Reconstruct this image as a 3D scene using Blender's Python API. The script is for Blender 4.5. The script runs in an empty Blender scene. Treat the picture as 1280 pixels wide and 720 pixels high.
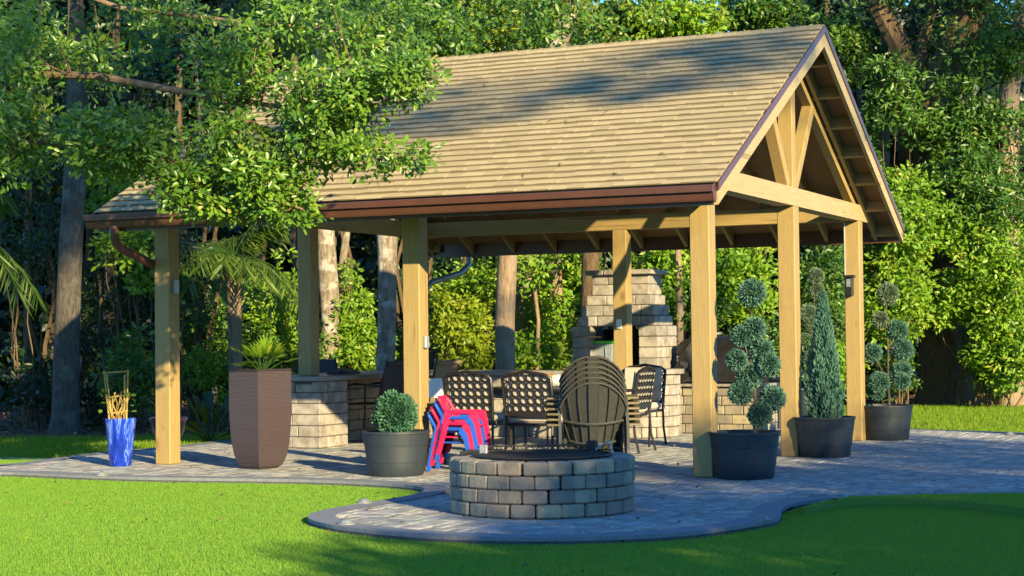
import bpy, bmesh, math, random
import numpy as np
from mathutils import Vector, Matrix, Euler
random.seed(7); rng = np.random.default_rng(11)
S = bpy.context.scene; COL = S.collection

# ---------------------------------------------------------------- camera
FPX, CAM, YAW, PITCH, ROLL = 2198.2, Vector((5.0426, -15.0378, 1.2801)), .4319, .0283, -.0116
r0 = Vector((math.cos(YAW), math.sin(YAW), 0)); f0 = Vector((-math.sin(YAW), math.cos(YAW), 0)); z0 = Vector((0, 0, 1))
fw = f0*math.cos(PITCH) + z0*math.sin(PITCH); up0 = z0*math.cos(PITCH) - f0*math.sin(PITCH)
RT = r0*math.cos(ROLL) + up0*math.sin(ROLL); UP = up0*math.cos(ROLL) - r0*math.sin(ROLL)
cd = bpy.data.cameras.new('camera'); cam = bpy.data.objects.new('camera', cd); COL.objects.link(cam)
cd.sensor_width = 36; cd.lens = 36*FPX/1280; cd.clip_end = 500; cd.clip_start = .1
m = Matrix.Identity(4)
for i in range(3):
    m[i][0], m[i][1], m[i][2], m[i][3] = RT[i], UP[i], -fw[i], CAM[i]
cam.matrix_world = m; S.camera = cam

# ---------------------------------------------------------------- sky, sun, exposure
SUN = Vector((1.31, -1.0, .53)).normalized()
W = bpy.data.worlds.new('World'); S.world = W; W.use_nodes = True
nt = W.node_tree; bg = nt.nodes['Background']
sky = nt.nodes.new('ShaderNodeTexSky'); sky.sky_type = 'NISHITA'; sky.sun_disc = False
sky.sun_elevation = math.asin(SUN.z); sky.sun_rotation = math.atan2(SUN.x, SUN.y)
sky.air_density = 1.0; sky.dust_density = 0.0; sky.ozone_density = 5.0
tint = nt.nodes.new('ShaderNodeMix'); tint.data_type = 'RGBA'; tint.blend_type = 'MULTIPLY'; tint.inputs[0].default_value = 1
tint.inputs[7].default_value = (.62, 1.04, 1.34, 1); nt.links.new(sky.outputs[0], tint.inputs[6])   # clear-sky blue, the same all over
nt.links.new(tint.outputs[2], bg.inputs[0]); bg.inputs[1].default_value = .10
sl = bpy.data.lights.new('sun', 'SUN'); sl.energy = 4.9; sl.angle = math.radians(.53); sl.color = (1, .80, .44)
so = bpy.data.objects.new('sun', sl); COL.objects.link(so); so.rotation_euler = SUN.to_track_quat('Z', 'Y').to_euler()
so.location = (20, -16, 12)
S.view_settings.view_transform = 'Standard'; S.view_settings.look = 'None'
S.view_settings.exposure = 1.42; S.view_settings.gamma = 1.0
S.render.engine = 'CYCLES'; S.cycles.max_bounces = 6; S.cycles.diffuse_bounces = 2; S.cycles.transparent_max_bounces = 4

# ---------------------------------------------------------------- pixel helpers (direction only; distance from what is touched)
def ray(u, v):
    return fw + RT*((u-640)/FPX) - UP*((v-360)/FPX)
def ground(u, v, z=0.0):
    d = ray(u, v); return CAM + d*((z-CAM.z)/d.z)
def on_y(u, v, Y):
    d = ray(u, v); return CAM + d*((Y-CAM.y)/d.y)
def deep(u, v, D):
    return CAM + ray(u, v)*D
def deepx(u, D, z=0.0):
    p = deep(u, 440, D); return Vector((p.x, p.y, z))

# ---------------------------------------------------------------- material helpers
def new_mat(name):
    mt = bpy.data.materials.new(name); mt.use_nodes = True
    nt = mt.node_tree; b = nt.nodes['Principled BSDF']; return mt, nt, b
def N(nt, t, **kw):
    n = nt.nodes.new(t)
    for k, v in kw.items():
        setattr(n, k, v)
    return n
def ramp(nt, fac, cols, interp='LINEAR'):
    r = N(nt, 'ShaderNodeValToRGB'); r.color_ramp.interpolation = interp
    e = r.color_ramp.elements
    while len(e) < len(cols): e.new(.5)
    for i, (p, c) in enumerate(cols):
        e[i].position = p; e[i].color = (*c, 1)
    nt.links.new(fac, r.inputs[0]); return r.outputs[0]
def noise(nt, vec, scale, detail=4, rough=.6, dist=0.0):
    n = N(nt, 'ShaderNodeTexNoise'); n.inputs['Scale'].default_value = scale; n.inputs['Detail'].default_value = detail
    n.inputs['Roughness'].default_value = rough; n.inputs['Distortion'].default_value = dist
    if vec is not None: nt.links.new(vec, n.inputs['Vector'])
    return n.outputs['Fac']
def mapping(nt, vec, scale=(1, 1, 1)):
    mp = N(nt, 'ShaderNodeMapping'); mp.inputs['Scale'].default_value = scale
    nt.links.new(vec, mp.inputs['Vector']); return mp.outputs[0]
def mix(nt, fac, a, b, mode='MIX'):
    x = N(nt, 'ShaderNodeMix', data_type='RGBA', blend_type=mode)
    for s, v in ((x.inputs[0], fac), (x.inputs[6], a), (x.inputs[7], b)):
        if hasattr(v, 'is_output'): nt.links.new(v, s)
        elif isinstance(v, tuple): s.default_value = (*v, 1)
        else: s.default_value = v
    return x.outputs[2]
def mathn(nt, op, a, b=0.0):
    x = N(nt, 'ShaderNodeMath', operation=op)
    for s, v in ((x.inputs[0], a), (x.inputs[1], b)):
        if hasattr(v, 'is_output'): nt.links.new(v, s)
        else: s.default_value = v
    return x.outputs[0]
def bump(nt, b, h, strength=.3, dist=.02):
    n = N(nt, 'ShaderNodeBump'); n.inputs['Strength'].default_value = strength; n.inputs['Distance'].default_value = dist
    nt.links.new(h, n.inputs['Height']); nt.links.new(n.outputs[0], b.inputs['Normal'])
def objvec(nt, randomise=True):
    """object coordinates shifted by the object's random number, so look-alike pieces differ"""
    tc = N(nt, 'ShaderNodeTexCoord')
    if not randomise: return tc.outputs['Object'], None
    oi = N(nt, 'ShaderNodeObjectInfo')
    mul = mathn(nt, 'MULTIPLY', oi.outputs['Random'], 91.0)
    va = N(nt, 'ShaderNodeVectorMath', operation='ADD')
    nt.links.new(tc.outputs['Object'], va.inputs[0]); nt.links.new(mul, va.inputs[1])
    return va.outputs[0], oi.outputs['Random']
def worldvec(nt):
    return N(nt, 'ShaderNodeNewGeometry').outputs['Position']
def attr(nt, name='rnd'):
    a = N(nt, 'ShaderNodeAttribute', attribute_name=name); return a.outputs['Fac']
def plain(name, col, rough=.5, metal=0.0, var=.12, nscale=30, bumpy=.05, spec=.5):
    mt, nt, b = new_mat(name); v, r = objvec(nt)
    n = noise(nt, v, nscale, 4)
    lo = tuple(c*(1-var) for c in col); hi = tuple(min(1, c*(1+var)) for c in col)
    nt.links.new(ramp(nt, n, [(.3, lo), (.7, hi)]), b.inputs['Base Color'])
    b.inputs['Roughness'].default_value = rough; b.inputs['Metallic'].default_value = metal
    b.inputs['Specular IOR Level'].default_value = spec
    if bumpy: bump(nt, b, n, bumpy, .01)
    return mt
def wood_mat(name, base, dark, axis):
    """axis: index of the grain direction in world space"""
    mt, nt, b = new_mat(name)
    sc = [26.0]*3; sc[axis] = 1.1
    oi = N(nt, 'ShaderNodeObjectInfo'); geo = worldvec(nt)
    va = N(nt, 'ShaderNodeVectorMath', operation='ADD'); nt.links.new(geo, va.inputs[0])
    nt.links.new(mathn(nt, 'MULTIPLY', oi.outputs['Random'], 37.0), va.inputs[1])
    n1 = noise(nt, mapping(nt, va.outputs[0], tuple(sc)), 1.5, 6, .65, .6)
    n2 = noise(nt, va.outputs[0], 2.2, 3)
    c = ramp(nt, n1, [(.28, tuple(x*.62 for x in dark)), (.44, base), (.55, tuple(x*.78 for x in base)), (.66, tuple(x*1.08 for x in base)), (.85, tuple(x*1.2 for x in base))])
    ck = noise(nt, mapping(nt, va.outputs[0], tuple(q*.9 if i != axis else .5 for i, q in enumerate(sc))), 1.0, 2, .4)
    c = mix(nt, ramp(nt, ck, [(.70, (0, 0, 0)), (.74, (.7, .7, .7))]), c, tuple(x*.35 for x in dark))
    c = mix(nt, mathn(nt, 'MULTIPLY', n2, .28), c, tuple(x*.62 for x in base))
    # knots: sparse round cells
    k = N(nt, 'ShaderNodeTexVoronoi'); k.inputs['Scale'].default_value = 1.0
    s3 = [4.5]*3; s3[axis] = 2.4
    nt.links.new(mapping(nt, va.outputs[0], tuple(s3)), k.inputs['Vector'])
    kf = ramp(nt, k.outputs['Distance'], [(.06, (1, 1, 1)), (.15, (.5, .5, .5)), (.24, (0, 0, 0))])
    kk = N(nt, 'ShaderNodeSeparateColor'); nt.links.new(k.outputs['Color'], kk.inputs[0])
    kf2 = mathn(nt, 'MULTIPLY', kf, mathn(nt, 'GREATER_THAN', kk.outputs[0], .45))
    c = mix(nt, mathn(nt, 'MULTIPLY', kf2, .75), c, (.13, .06, .02))
    nt.links.new(c, b.inputs['Base Color']); b.inputs['Roughness'].default_value = .62
    bump(nt, b, n1, .25, .004)
    return mt
PINE, PINED = (.36, .255, .095), (.25, .16, .055)
M = {}
M['wood_z'] = wood_mat('pine_vertical', PINE, PINED, 2)
M['wood_x'] = wood_mat('pine_long', PINE, PINED, 0)
M['wood_y'] = wood_mat('pine_across', PINE, PINED, 1)
M['wood_pale'] = wood_mat('pine_pale', (.42, .32, .155), (.30, .205, .09), 1)
M['ply'] = wood_mat('plywood', (.26, .155, .055), (.19, .11, .04), 0)
M['brown_metal'] = plain('brown_metal', (.085, .034, .024), .38, 0, .1, 6, .02)
M['grey_metal'] = plain('grey_metal', (.32, .34, .36), .4, .4)
M['black_metal'] = plain('black_metal', (.012, .013, .015), .42, 0, .2)
M['iron'] = plain('iron', (.02, .019, .018), .6, .3, .4, 40, .2)
M['chair_black'] = plain('chair_black', (.014, .013, .013), .38)
M['sling'] = plain('sling', (.03, .031, .034), .7, 0, .2, 200, .1)
M['sling_tan'] = plain('sling_tan', (.20, .145, .085), .7, 0, .2, 200, .1)
M['cushion'] = plain('cushion', (.42, .37, .30), .9, 0, .08, 60, .15)
M['resin'] = plain('resin', (.036, .038, .033), .48, 0, .18, 14, .05)
M['resin_arm'] = plain('resin_tan', (.13, .105, .055), .55, 0, .25, 14, .05)  # lighter tan resin for the arms
M['resin_rim_highlight'] = plain('resin_rim_highlight', (.065, .062, .05), .4, 0, .15, 14, .05)
M['pink'] = plain('pink_plastic', (.46, .012, .075), .35, 0, .05)
M['blue'] = plain('blue_plastic', (.012, .08, .45), .35, 0, .05)
M['white'] = plain('white_paint', (.75, .73, .70), .6, 0, .04)
M['table_dark'] = plain('table_dark', (.022, .019, .018), .3)
M['soil'] = plain('soil', (.045, .028, .018), .95, 0, .6, 60, .8)
M['cover'] = plain('grill_cover', (.011, .0105, .011), .42, 0, .3, 8, .5)
M['navy'] = plain('navy_plastic', (.010, .014, .030), .5)
M['lime'] = plain('lime_plastic', (.05, .50, .03), .4)
M['clear_bin'] = plain('clear_bin', (.20, .23, .25), .35)
M['glass_lamp'] = plain('frosted_lens', (.16, .19, .20), .15, 0, .3, 40)
M['lamp_collar'] = plain('lamp_collar', (.20, .20, .19), .5, 0, .1)
M['bread'] = plain('bread', (.36, .19, .07), .8, 0, .5, 30, .4)
M['film'] = plain('plastic_film', (.55, .55, .54), .12, 0, .2, 25, .8)
M['purple_glaze'] = plain('purple_glaze', (.035, .018, .045), .25, 0, .4, 12)
M['cane'] = plain('bamboo_cane', (.36, .25, .07), .6, 0, .25)
M['firebox'] = plain('firebox', (.012, .010, .009), .9)
M['ash'] = plain('ash', (.16, .15, .14), .95, 0, .4, 30, .6)
M['slab'] = plain('stone_slab', (.24, .22, .19), .45, 0, .25, 18, .1)

def pot_mat():
    mt, nt, b = new_mat('slate_tub'); v, r = objvec(nt)
    n = noise(nt, mapping(nt, v, (9, 9, .8)), 4, 5)
    n2 = noise(nt, v, 5, 4)
    c = ramp(nt, n, [(.3, (.013, .020, .028)), (.75, (.024, .034, .044))])
    c = mix(nt, mathn(nt, 'MULTIPLY', n2, .35), c, (.034, .044, .05))
    nt.links.new(c, b.inputs['Base Color']); b.inputs['Roughness'].default_value = .55; bump(nt, b, n, .12, .004); return mt
M['tub'] = pot_mat()
def blue_glaze():
    mt, nt, b = new_mat('blue_glaze'); v, r = objvec(nt)
    n = noise(nt, mapping(nt, v, (6, 6, 1.0)), 2.6, 4, .5, 1.2)
    c = ramp(nt, n, [(.30, (.004, .014, .18)), (.52, (.010, .045, .46)), (.56, (.16, .28, .66)), (.585, (.012, .05, .48)), (.8, (.006, .02, .26))])
    nt.links.new(c, b.inputs['Base Color']); b.inputs['Roughness'].default_value = .16; return mt
M['blue_glaze'] = blue_glaze()
def wicker():
    mt, nt, b = new_mat('wicker'); v = N(nt, 'ShaderNodeTexCoord').outputs['UV']
    br = N(nt, 'ShaderNodeTexBrick'); br.inputs['Scale'].default_value = 1.0
    br.inputs['Brick Width'].default_value = .030; br.inputs['Row Height'].default_value = .013; br.inputs['Mortar Size'].default_value = .003
    br.inputs['Mortar Smooth'].default_value = .6
    br.inputs['Color1'].default_value = (.085, .060, .066, 1); br.inputs['Color2'].default_value = (.068, .048, .054, 1); br.inputs['Mortar'].default_value = (.03, .02, .021, 1)
    nt.links.new(v, br.inputs['Vector']); nt.links.new(br.outputs['Color'], b.inputs['Base Color'])
    inv = mathn(nt, 'SUBTRACT', 1.0, br.outputs['Fac']); bump(nt, b, inv, .7, .006)
    b.inputs['Roughness'].default_value = .5; return mt
M['wicker'] = wicker()

def stone_mat(name, cols, use_attr=False, sat=1.0):
    mt, nt, b = new_mat(name)
    v, r = objvec(nt)
    if use_attr:
        r = attr(nt); v = worldvec(nt)
    base = ramp(nt, r, cols)
    n = noise(nt, v, 7, 5, .65); n2 = noise(nt, v, 60, 3, .7)
    c = mix(nt, mathn(nt, 'MULTIPLY', ramp(nt, n, [(.42, (0, 0, 0)), (.60, (1, 1, 1))]), .7), base, (.10, .098, .095))
    c = mix(nt, mathn(nt, 'MULTIPLY', n2, .35), c, (.38, .33, .26))
    nt.links.new(c, b.inputs['Base Color']); b.inputs['Roughness'].default_value = .9
    bump(nt, b, mathn(nt, 'ADD', mathn(nt, 'MULTIPLY', n, .6), n2), .8, .012)
    return mt
BLOCK = [(0, (.34, .29, .17)), (.16, (.13, .13, .125)), (.32, (.40, .34, .20)), (.48, (.22, .20, .16)), (.62, (.11, .115, .12)), (.78, (.32, .23, .16)), (1, (.30, .265, .17))]
M['block'] = stone_mat('tumbled_block', BLOCK)
GBL = [(0, (.36, .335, .30)), (.25, (.24, .235, .225)), (.5, (.42, .385, .33)), (.75, (.30, .255, .22)), (1, (.37, .35, .32))]
M['gblock'] = stone_mat('grey_block', GBL)
PAV = [(0, (.38, .425, .42)), (.25, (.25, .29, .295)), (.5, (.46, .46, .42)), (.75, (.33, .315, .30)), (1, (.39, .435, .44))]
M['paver'] = stone_mat('paver', PAV); M['paver_far'] = stone_mat('paver_far', PAV, True)
M['border'] = plain('border_concrete', (.165, .18, .20), .9, 0, .15, 25, .15)
M['joint'] = plain('joint_sand', (.07, .065, .06), .95, 0, .2, 60)
def shingle(use_attr):
    mt, nt, b = new_mat('shingle'); oi = N(nt, 'ShaderNodeObjectInfo')
    r = attr(nt) if use_attr else oi.outputs['Random']
    base = ramp(nt, r, [(0, (.34, .275, .14)), (.3, (.42, .34, .175)), (.6, (.47, .385, .20)), (.8, (.38, .31, .155)), (1, (.44, .36, .185))])
    g = worldvec(nt); n = noise(nt, g, 160, 2, .8); n2 = noise(nt, g, 1.3, 4)
    c = mix(nt, mathn(nt, 'MULTIPLY', n, .4), base, (.30, .235, .12)); c = mix(nt, mathn(nt, 'MULTIPLY', n2, .25), c, (.32, .25, .13))
    # dark granule band below each butt, deepened to paint in the butt's shadow
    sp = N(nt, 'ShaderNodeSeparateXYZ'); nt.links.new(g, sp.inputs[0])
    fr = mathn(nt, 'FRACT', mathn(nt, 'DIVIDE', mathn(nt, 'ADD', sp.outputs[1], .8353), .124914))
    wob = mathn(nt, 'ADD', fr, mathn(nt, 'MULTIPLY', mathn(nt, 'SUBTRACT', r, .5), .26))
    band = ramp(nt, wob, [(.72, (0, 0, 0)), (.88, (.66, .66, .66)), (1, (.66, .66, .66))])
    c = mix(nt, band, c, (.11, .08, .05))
    nt.links.new(c, b.inputs['Base Color']); b.inputs['Roughness'].default_value = .95; bump(nt, b, n, .6, .004); return mt
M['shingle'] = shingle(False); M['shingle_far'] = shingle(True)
def leaf_mat(name, cols, trans=.35, tcol=(.30, .42, .03), rough=.42, spec=.4):
    mt, nt, b = new_mat(name); r = attr(nt)
    c = ramp(nt, r, cols)
    nt.links.new(c, b.inputs['Base Color']); b.inputs['Roughness'].default_value = rough; b.inputs['Specular IOR Level'].default_value = spec
    tr = N(nt, 'ShaderNodeBsdfTranslucent'); nt.links.new(mix(nt, .6, c, tcol), tr.inputs[0])
    ms = N(nt, 'ShaderNodeMixShader'); ms.inputs[0].default_value = trans
    nt.links.new(b.outputs[0], ms.inputs[1]); nt.links.new(tr.outputs[0], ms.inputs[2])
    nt.links.new(ms.outputs[0], nt.nodes['Material Output'].inputs[0]); return mt
M['oak'] = leaf_mat('oak_leaf', [(0, (.022, .075, .010)), (.4, (.07, .17, .016)), (.75, (.14, .26, .02)), (.95, (.22, .32, .03)), (1, (.30, .28, .06))], .27, rough=.34, spec=.5)
M['leaf_bright'] = leaf_mat('leaf_bright', [(0, (.08, .19, .012)), (.5, (.15, .30, .018)), (.85, (.24, .38, .025)), (1, (.34, .36, .05))], .38)
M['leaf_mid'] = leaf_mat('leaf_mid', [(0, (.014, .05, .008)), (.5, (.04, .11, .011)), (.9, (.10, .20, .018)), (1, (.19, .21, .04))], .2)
M['leaf_dark'] = leaf_mat('leaf_dark', [(0, (.006, .02, .006)), (.6, (.014, .038, .008)), (1, (.04, .07, .013))], .1)  # also stands in for shade on shrubs along the left woods edge
M['leaf_shade'] = leaf_mat('leaf_shade', [(0, (.006, .018, .008)), (.7, (.014, .036, .010)), (1, (.04, .065, .012))], .05)  # near-black leaves: the shade of the woods is put into the colour
M['leaf_yellow'] = leaf_mat('leaf_yellow', [(0, (.10, .19, .010)), (.5, (.20, .30, .014)), (1, (.32, .34, .03))], .4, (.4, .4, .03))
M['frond'] = leaf_mat('frond', [(0, (.035, .085, .012)), (.6, (.075, .14, .016)), (1, (.15, .20, .03))], .3)
M['juniper'] = leaf_mat('juniper', [(0, (.035, .11, .085)), (.6, (.065, .17, .125)), (1, (.12, .23, .15))], .12, (.08, .16, .05), .6)
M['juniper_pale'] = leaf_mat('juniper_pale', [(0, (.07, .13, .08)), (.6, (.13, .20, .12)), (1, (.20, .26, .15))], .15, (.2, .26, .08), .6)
M['boxwood'] = leaf_mat('boxwood', [(0, (.022, .09, .06)), (.6, (.045, .14, .085)), (1, (.09, .20, .09))], .15, (.08, .16, .04), .5)
M['turf_blade'] = leaf_mat('turf_blade', [(0, (.11, .26, .035)), (.5, (.18, .36, .04)), (1, (.28, .44, .05))], .4, (.34, .48, .03), .55, .2)
M['grass_blade'] = leaf_mat('grass_blade', [(0, (.09, .19, .010)), (.5, (.15, .27, .012)), (1, (.25, .33, .03))], .4, (.34, .42, .02), .55, .2)
M['litter'] = leaf_mat('dry_leaf', [(0, (.10, .052, .022)), (.5, (.19, .105, .045)), (1, (.30, .18, .085))], .1, (.2, .12, .05), .8)
def bark(name, dark, lite, patch, scale=1.0):
    mt, nt, b = new_mat(name); v, r = objvec(nt)
    n = noise(nt, mapping(nt, v, (9*scale, 9*scale, 2.2*scale)), 2.5, 7, .7, .4); n2 = noise(nt, v, 5*scale, 4, .6)
    c = ramp(nt, n, [(.3, dark), (.62, lite)])
    c = mix(nt, ramp(nt, n2, [(.52, (0, 0, 0)), (.63, (1, 1, 1))]), c, patch)
    nt.links.new(c, b.inputs['Base Color']); b.inputs['Roughness'].default_value = .95; bump(nt, b, n, 1.0, .05); return mt
M['bark_grey'] = bark('bark_grey', (.03, .025, .02), (.11, .095, .075), (.13, .12, .10))
M['bark_lichen'] = bark('bark_lichen', (.09, .065, .04), (.30, .25, .18), (.42, .39, .33))
M['bark_dark'] = bark('bark_dark', (.032, .021, .012), (.16, .10, .05), (.10, .085, .03))
M['bark_tan'] = bark('bark_tan', (.15, .095, .05), (.34, .25, .16), (.29, .22, .15))
M['bark_oak'] = bark('bark_oak', (.09, .055, .03), (.28, .19, .11), (.22, .16, .10), .6)
M['twig'] = plain('twig', (.13, .085, .045), .9, 0, .3)

# ---------------------------------------------------------------- mesh helpers
def setp(o, label=None, cat=None, group=None, kind=None):
    if label: o['label'] = label
    if cat: o['category'] = cat
    if group: o['group'] = group
    if kind: o['kind'] = kind
    return o
def link(name, data, parent=None, loc=None, rot=None):
    o = bpy.data.objects.new(name, data); COL.objects.link(o)
    if parent: o.parent = parent
    if loc is not None: o.location = loc
    if rot is not None: o.rotation_euler = rot
    return o
def thing(name, label, cat, loc=(0, 0, 0), rz=0, group=None):
    return setp(link(name, None, None, loc, (0, 0, rz)), label, cat, group)
def copy_tree(o, parent=None):
    c = o.copy(); COL.objects.link(c); c.parent = parent
    for ch in o.children:
        if ch.name in COL.objects: copy_tree(ch, c)
    return c
class MB:
    def __init__(s): s.v = []; s.f = []
    def add(s, vs, fs):
        k = len(s.v); s.v += [tuple(x) for x in vs]; s.f += [tuple(i+k for i in f) for f in fs]; return s
    def box(s, c, d, rot=None):
        h = [x/2 for x in d]; vs = [Vector((sx*h[0], sy*h[1], sz*h[2])) for sx in (-1, 1) for sy in (-1, 1) for sz in (-1, 1)]
        if rot is not None:
            R = rot if isinstance(rot, Matrix) else Euler(rot).to_matrix(); vs = [R @ x for x in vs]
        c = Vector(c); vs = [x+c for x in vs]
        return s.add(vs, [(0, 1, 3, 2), (4, 6, 7, 5), (0, 4, 5, 1), (2, 3, 7, 6), (0, 2, 6, 4), (1, 5, 7, 3)])
    def bar(s, a, b, w, h, upv=(0, 0, 1)):
        """box beam from a to b, w across, h along upv"""
        a, b = Vector(a), Vector(b); d = b-a; L = d.length; x = d/L; y = Vector(upv).cross(x)
        if y.length < 1e-4: y = Vector((0, 1, 0)).cross(x)
        y.normalize(); z = x.cross(y)
        R = Matrix((x, y, z)).transposed(); return s.box((a+b)/2, (L, w, h), R)
    def tube(s, pts, rad, n=8, caps=True):
        pts = [Vector(p) for p in pts]
        if not hasattr(rad, '__len__'): rad = [rad]*len(pts)
        k = len(s.v); ref = None
        for i, p in enumerate(pts):
            d = (pts[min(i+1, len(pts)-1)] - pts[max(i-1, 0)]).normalized()
            if ref is None: ref = d.orthogonal().normalized()
            ref = (ref - d*ref.dot(d)).normalized(); bi = d.cross(ref)
            for j in range(n):
                a = 2*math.pi*j/n; s.v.append(tuple(p + (ref*math.cos(a) + bi*math.sin(a))*rad[i]))
        for i in range(len(pts)-1):
            for j in range(n):
                s.f.append((k+i*n+j, k+i*n+(j+1) % n, k+(i+1)*n+(j+1) % n, k+(i+1)*n+j))
        if caps:
            s.f.append(tuple(k+j for j in reversed(range(n)))); s.f.append(tuple(k+(len(pts)-1)*n+j for j in range(n)))
        return s
    def lathe(s, prof, n=32, c=(0, 0, 0)):
        k = len(s.v)
        for r, z in prof:
            for j in range(n):
                a = 2*math.pi*j/n; s.v.append((c[0]+r*math.cos(a), c[1]+r*math.sin(a), c[2]+z))
        for i in range(len(prof)-1):
            for j in range(n):
                s.f.append((k+i*n+j, k+i*n+(j+1) % n, k+(i+1)*n+(j+1) % n, k+(i+1)*n+j))
        return s
    def prism(s, poly, axis, a, b):
        """poly of 2-d points extruded along axis from a to b"""
        def P(q, t):
            if axis == 0: return (t, q[0], q[1])
            if axis == 1: return (q[0], t, q[1])
            return (q[0], q[1], t)
        n = len(poly); return s.add([P(q, a) for q in poly] + [P(q, b) for q in poly],
            [tuple(range(n-1, -1, -1)), tuple(range(n, 2*n))] + [(i, (i+1) % n, n+(i+1) % n, n+i) for i in range(n)])
    def mesh(s, name, mat, smooth=False, bevel=0):
        me = bpy.data.meshes.new(name); me.from_pydata(s.v, [], s.f)
        bm = bmesh.new(); bm.from_mesh(me); bmesh.ops.recalc_face_normals(bm, faces=bm.faces)
        if bevel: bmesh.ops.bevel(bm, geom=bm.edges[:], offset=bevel, segments=1, affect='EDGES')
        if smooth:
            for f in bm.faces: f.smooth = True
            for e in bm.edges:
                if len(e.link_faces) == 2 and e.calc_face_angle(0) > .7: e.smooth = False
        bm.to_mesh(me); bm.free(); me.materials.append(mat); return me
    def build(s, name, mat, parent=None, smooth=False, bevel=0, loc=None, rot=None):
        return link(name, s.mesh(name, mat, smooth, bevel), parent, loc, rot)
def np_mesh(name, verts, quads, mat, rnd=None, flat=False):
    """verts (n,3), quads (m,k): fast mesh from numpy with a per-face random attribute"""
    me = bpy.data.meshes.new(name); k = quads.shape[1]; m_ = len(quads)
    me.vertices.add(len(verts)); me.vertices.foreach_set('co', verts.astype(np.float32).ravel())
    me.loops.add(m_*k); me.loops.foreach_set('vertex_index', quads.astype(np.int32).ravel())
    me.polygons.add(m_); me.polygons.foreach_set('loop_start', np.arange(0, m_*k, k, dtype=np.int32)); me.polygons.foreach_set('loop_total', np.full(m_, k, np.int32))
    if rnd is not None:
        a = me.attributes.new('rnd', 'FLOAT', 'FACE'); a.data.foreach_set('value', rnd.astype(np.float32))
    if flat:
        a = me.attributes.new('sharp_face', 'BOOLEAN', 'FACE'); a.data.foreach_set('value', np.ones(m_, bool))
    me.update(calc_edges=True); me.materials.append(mat); return me
def unit(a): return a/np.maximum(np.linalg.norm(a, axis=1, keepdims=True), 1e-9)
def leaves(name, pos, axis, nrm, L, wid, mat, rnd=None, shape='rhomb'):
    """one small folded leaf at every pos, pointing along axis"""
    n = len(pos); axis = unit(axis); side = unit(np.cross(axis, nrm)); up = np.cross(side, axis)
    L = np.broadcast_to(L, (n,))[:, None]; w = np.broadcast_to(wid, (n,))[:, None]
    if rnd is None: rnd = rng.random(n)
    if shape == 'rhomb':
        v = np.stack([pos, pos+axis*L*.5+side*w*.5+up*w*.18, pos+axis*L, pos+axis*L*.5-side*w*.5+up*w*.18], 1).reshape(-1, 3)
        b = np.arange(n)[:, None]*4; q = np.concatenate([b+np.array([0, 1, 2]), b+np.array([0, 2, 3])]); return np_mesh(name, v, q, mat, np.concatenate([rnd, rnd]))
    if shape == 'oak':
        v = np.stack([pos, pos+axis*L*.42+side*w*.40+up*w*.14, pos+axis*L*.8+side*w*.45+up*w*.12, pos+axis*L*1.02-up*w*.05, pos+axis*L*.8-side*w*.45+up*w*.12, pos+axis*L*.42-side*w*.40+up*w*.14], 1).reshape(-1, 3)
        b = np.arange(n)[:, None]*6; q = np.concatenate([b+np.array([0, 1, 2, 3]), b+np.array([0, 3, 4, 5])]); return np_mesh(name, v, q, mat, np.concatenate([rnd, rnd]))
    if shape == 'blade':
        v = np.stack([pos-side*w*.5, pos+side*w*.5, pos+axis*L], 1).reshape(-1, 3)
        b = np.arange(n)[:, None]*3; return np_mesh(name, v, b+np.array([0, 1, 2]), mat, rnd)
def rdir(n): return unit(rng.normal(size=(n, 3)))
def clump_leaves(centers, radii, per, flat=.6):
    """leaf positions, axes and normals gathered round twig centres"""
    centers = np.asarray(centers, float); radii = np.asarray(radii, float)
    idx = np.repeat(np.arange(len(centers)), per); n = len(idx)
    d = rdir(n); d[:, 2] *= flat; rr = radii[idx]*rng.random(n)**.45
    pos = centers[idx] + d*rr[:, None]
    ax = d*.8 + rdir(n)*.7; ax[:, 2] -= .1
    nr = rdir(n)*.58 + np.array([.48, -.40, .48])
    # clump-wise tone so light and dark clumps read
    tone = np.clip(rng.random(len(centers))[idx]*.55 + rng.random(n)*.5, 0, 1)
    return pos, ax, nr, tone
def blob_centers(n, c, r, shell=.35):
    d = rdir(n); t = (shell + (1-shell)*rng.random(n))**.6
    return np.asarray(c) + d*t[:, None]*np.asarray(r)

# ================================================================ SETTING
PATIO = [tuple(ground(-160, 594)[:2]), tuple(ground(-60, 595)[:2]), (-6.85, -1.40), (-6.3, -1.45), (-5.71, -1.55), (-4.78, -1.57), (-3.6, -1.35), (-2.79, -1.38), (-2.1, -1.60), (-1.78, -1.95), (-1.66, -2.5),
         (-1.70, -3.17), (-1.74, -3.77), (-1.61, -4.2), (-1.33, -4.51), (-.96, -4.75), (-.3, -4.98), (.27, -4.97), (.75, -4.8), (1.29, -4.38), (1.52, -3.76),
         (1.62, -3.3), (1.54, -2.93), (1.42, -2.55), (1.42, -2.04), (1.63, -1.63), (2.16, -1.25), (2.89, -.88), (4.2, -.5), (6.5, -.2),
         (7.0, 4), (4.5, 6.6), (1.62, 7.61), (.19, 8.24), (-2.5, 8.7), (-5, 8.6), (-7.2, 7.2), (-7.75, 4.6), (-7.62, 3.15), (-7.6, 2.2), (-7.8, 1.4), (-7.6, .4), tuple(ground(0, 584)[:2]), tuple(ground(-60, 582)[:2]), tuple(ground(-160, 582)[:2])]
def smooth_closed(P, it=2):
    for _ in range(it):
        Q = []
        for i in range(len(P)):
            a, b = P[i], P[(i+1) % len(P)]
            Q += [(a[0]*.75+b[0]*.25, a[1]*.75+b[1]*.25), (a[0]*.25+b[0]*.75, a[1]*.25+b[1]*.75)]
        P = Q
    return P
PAT = smooth_closed(PATIO)
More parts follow.
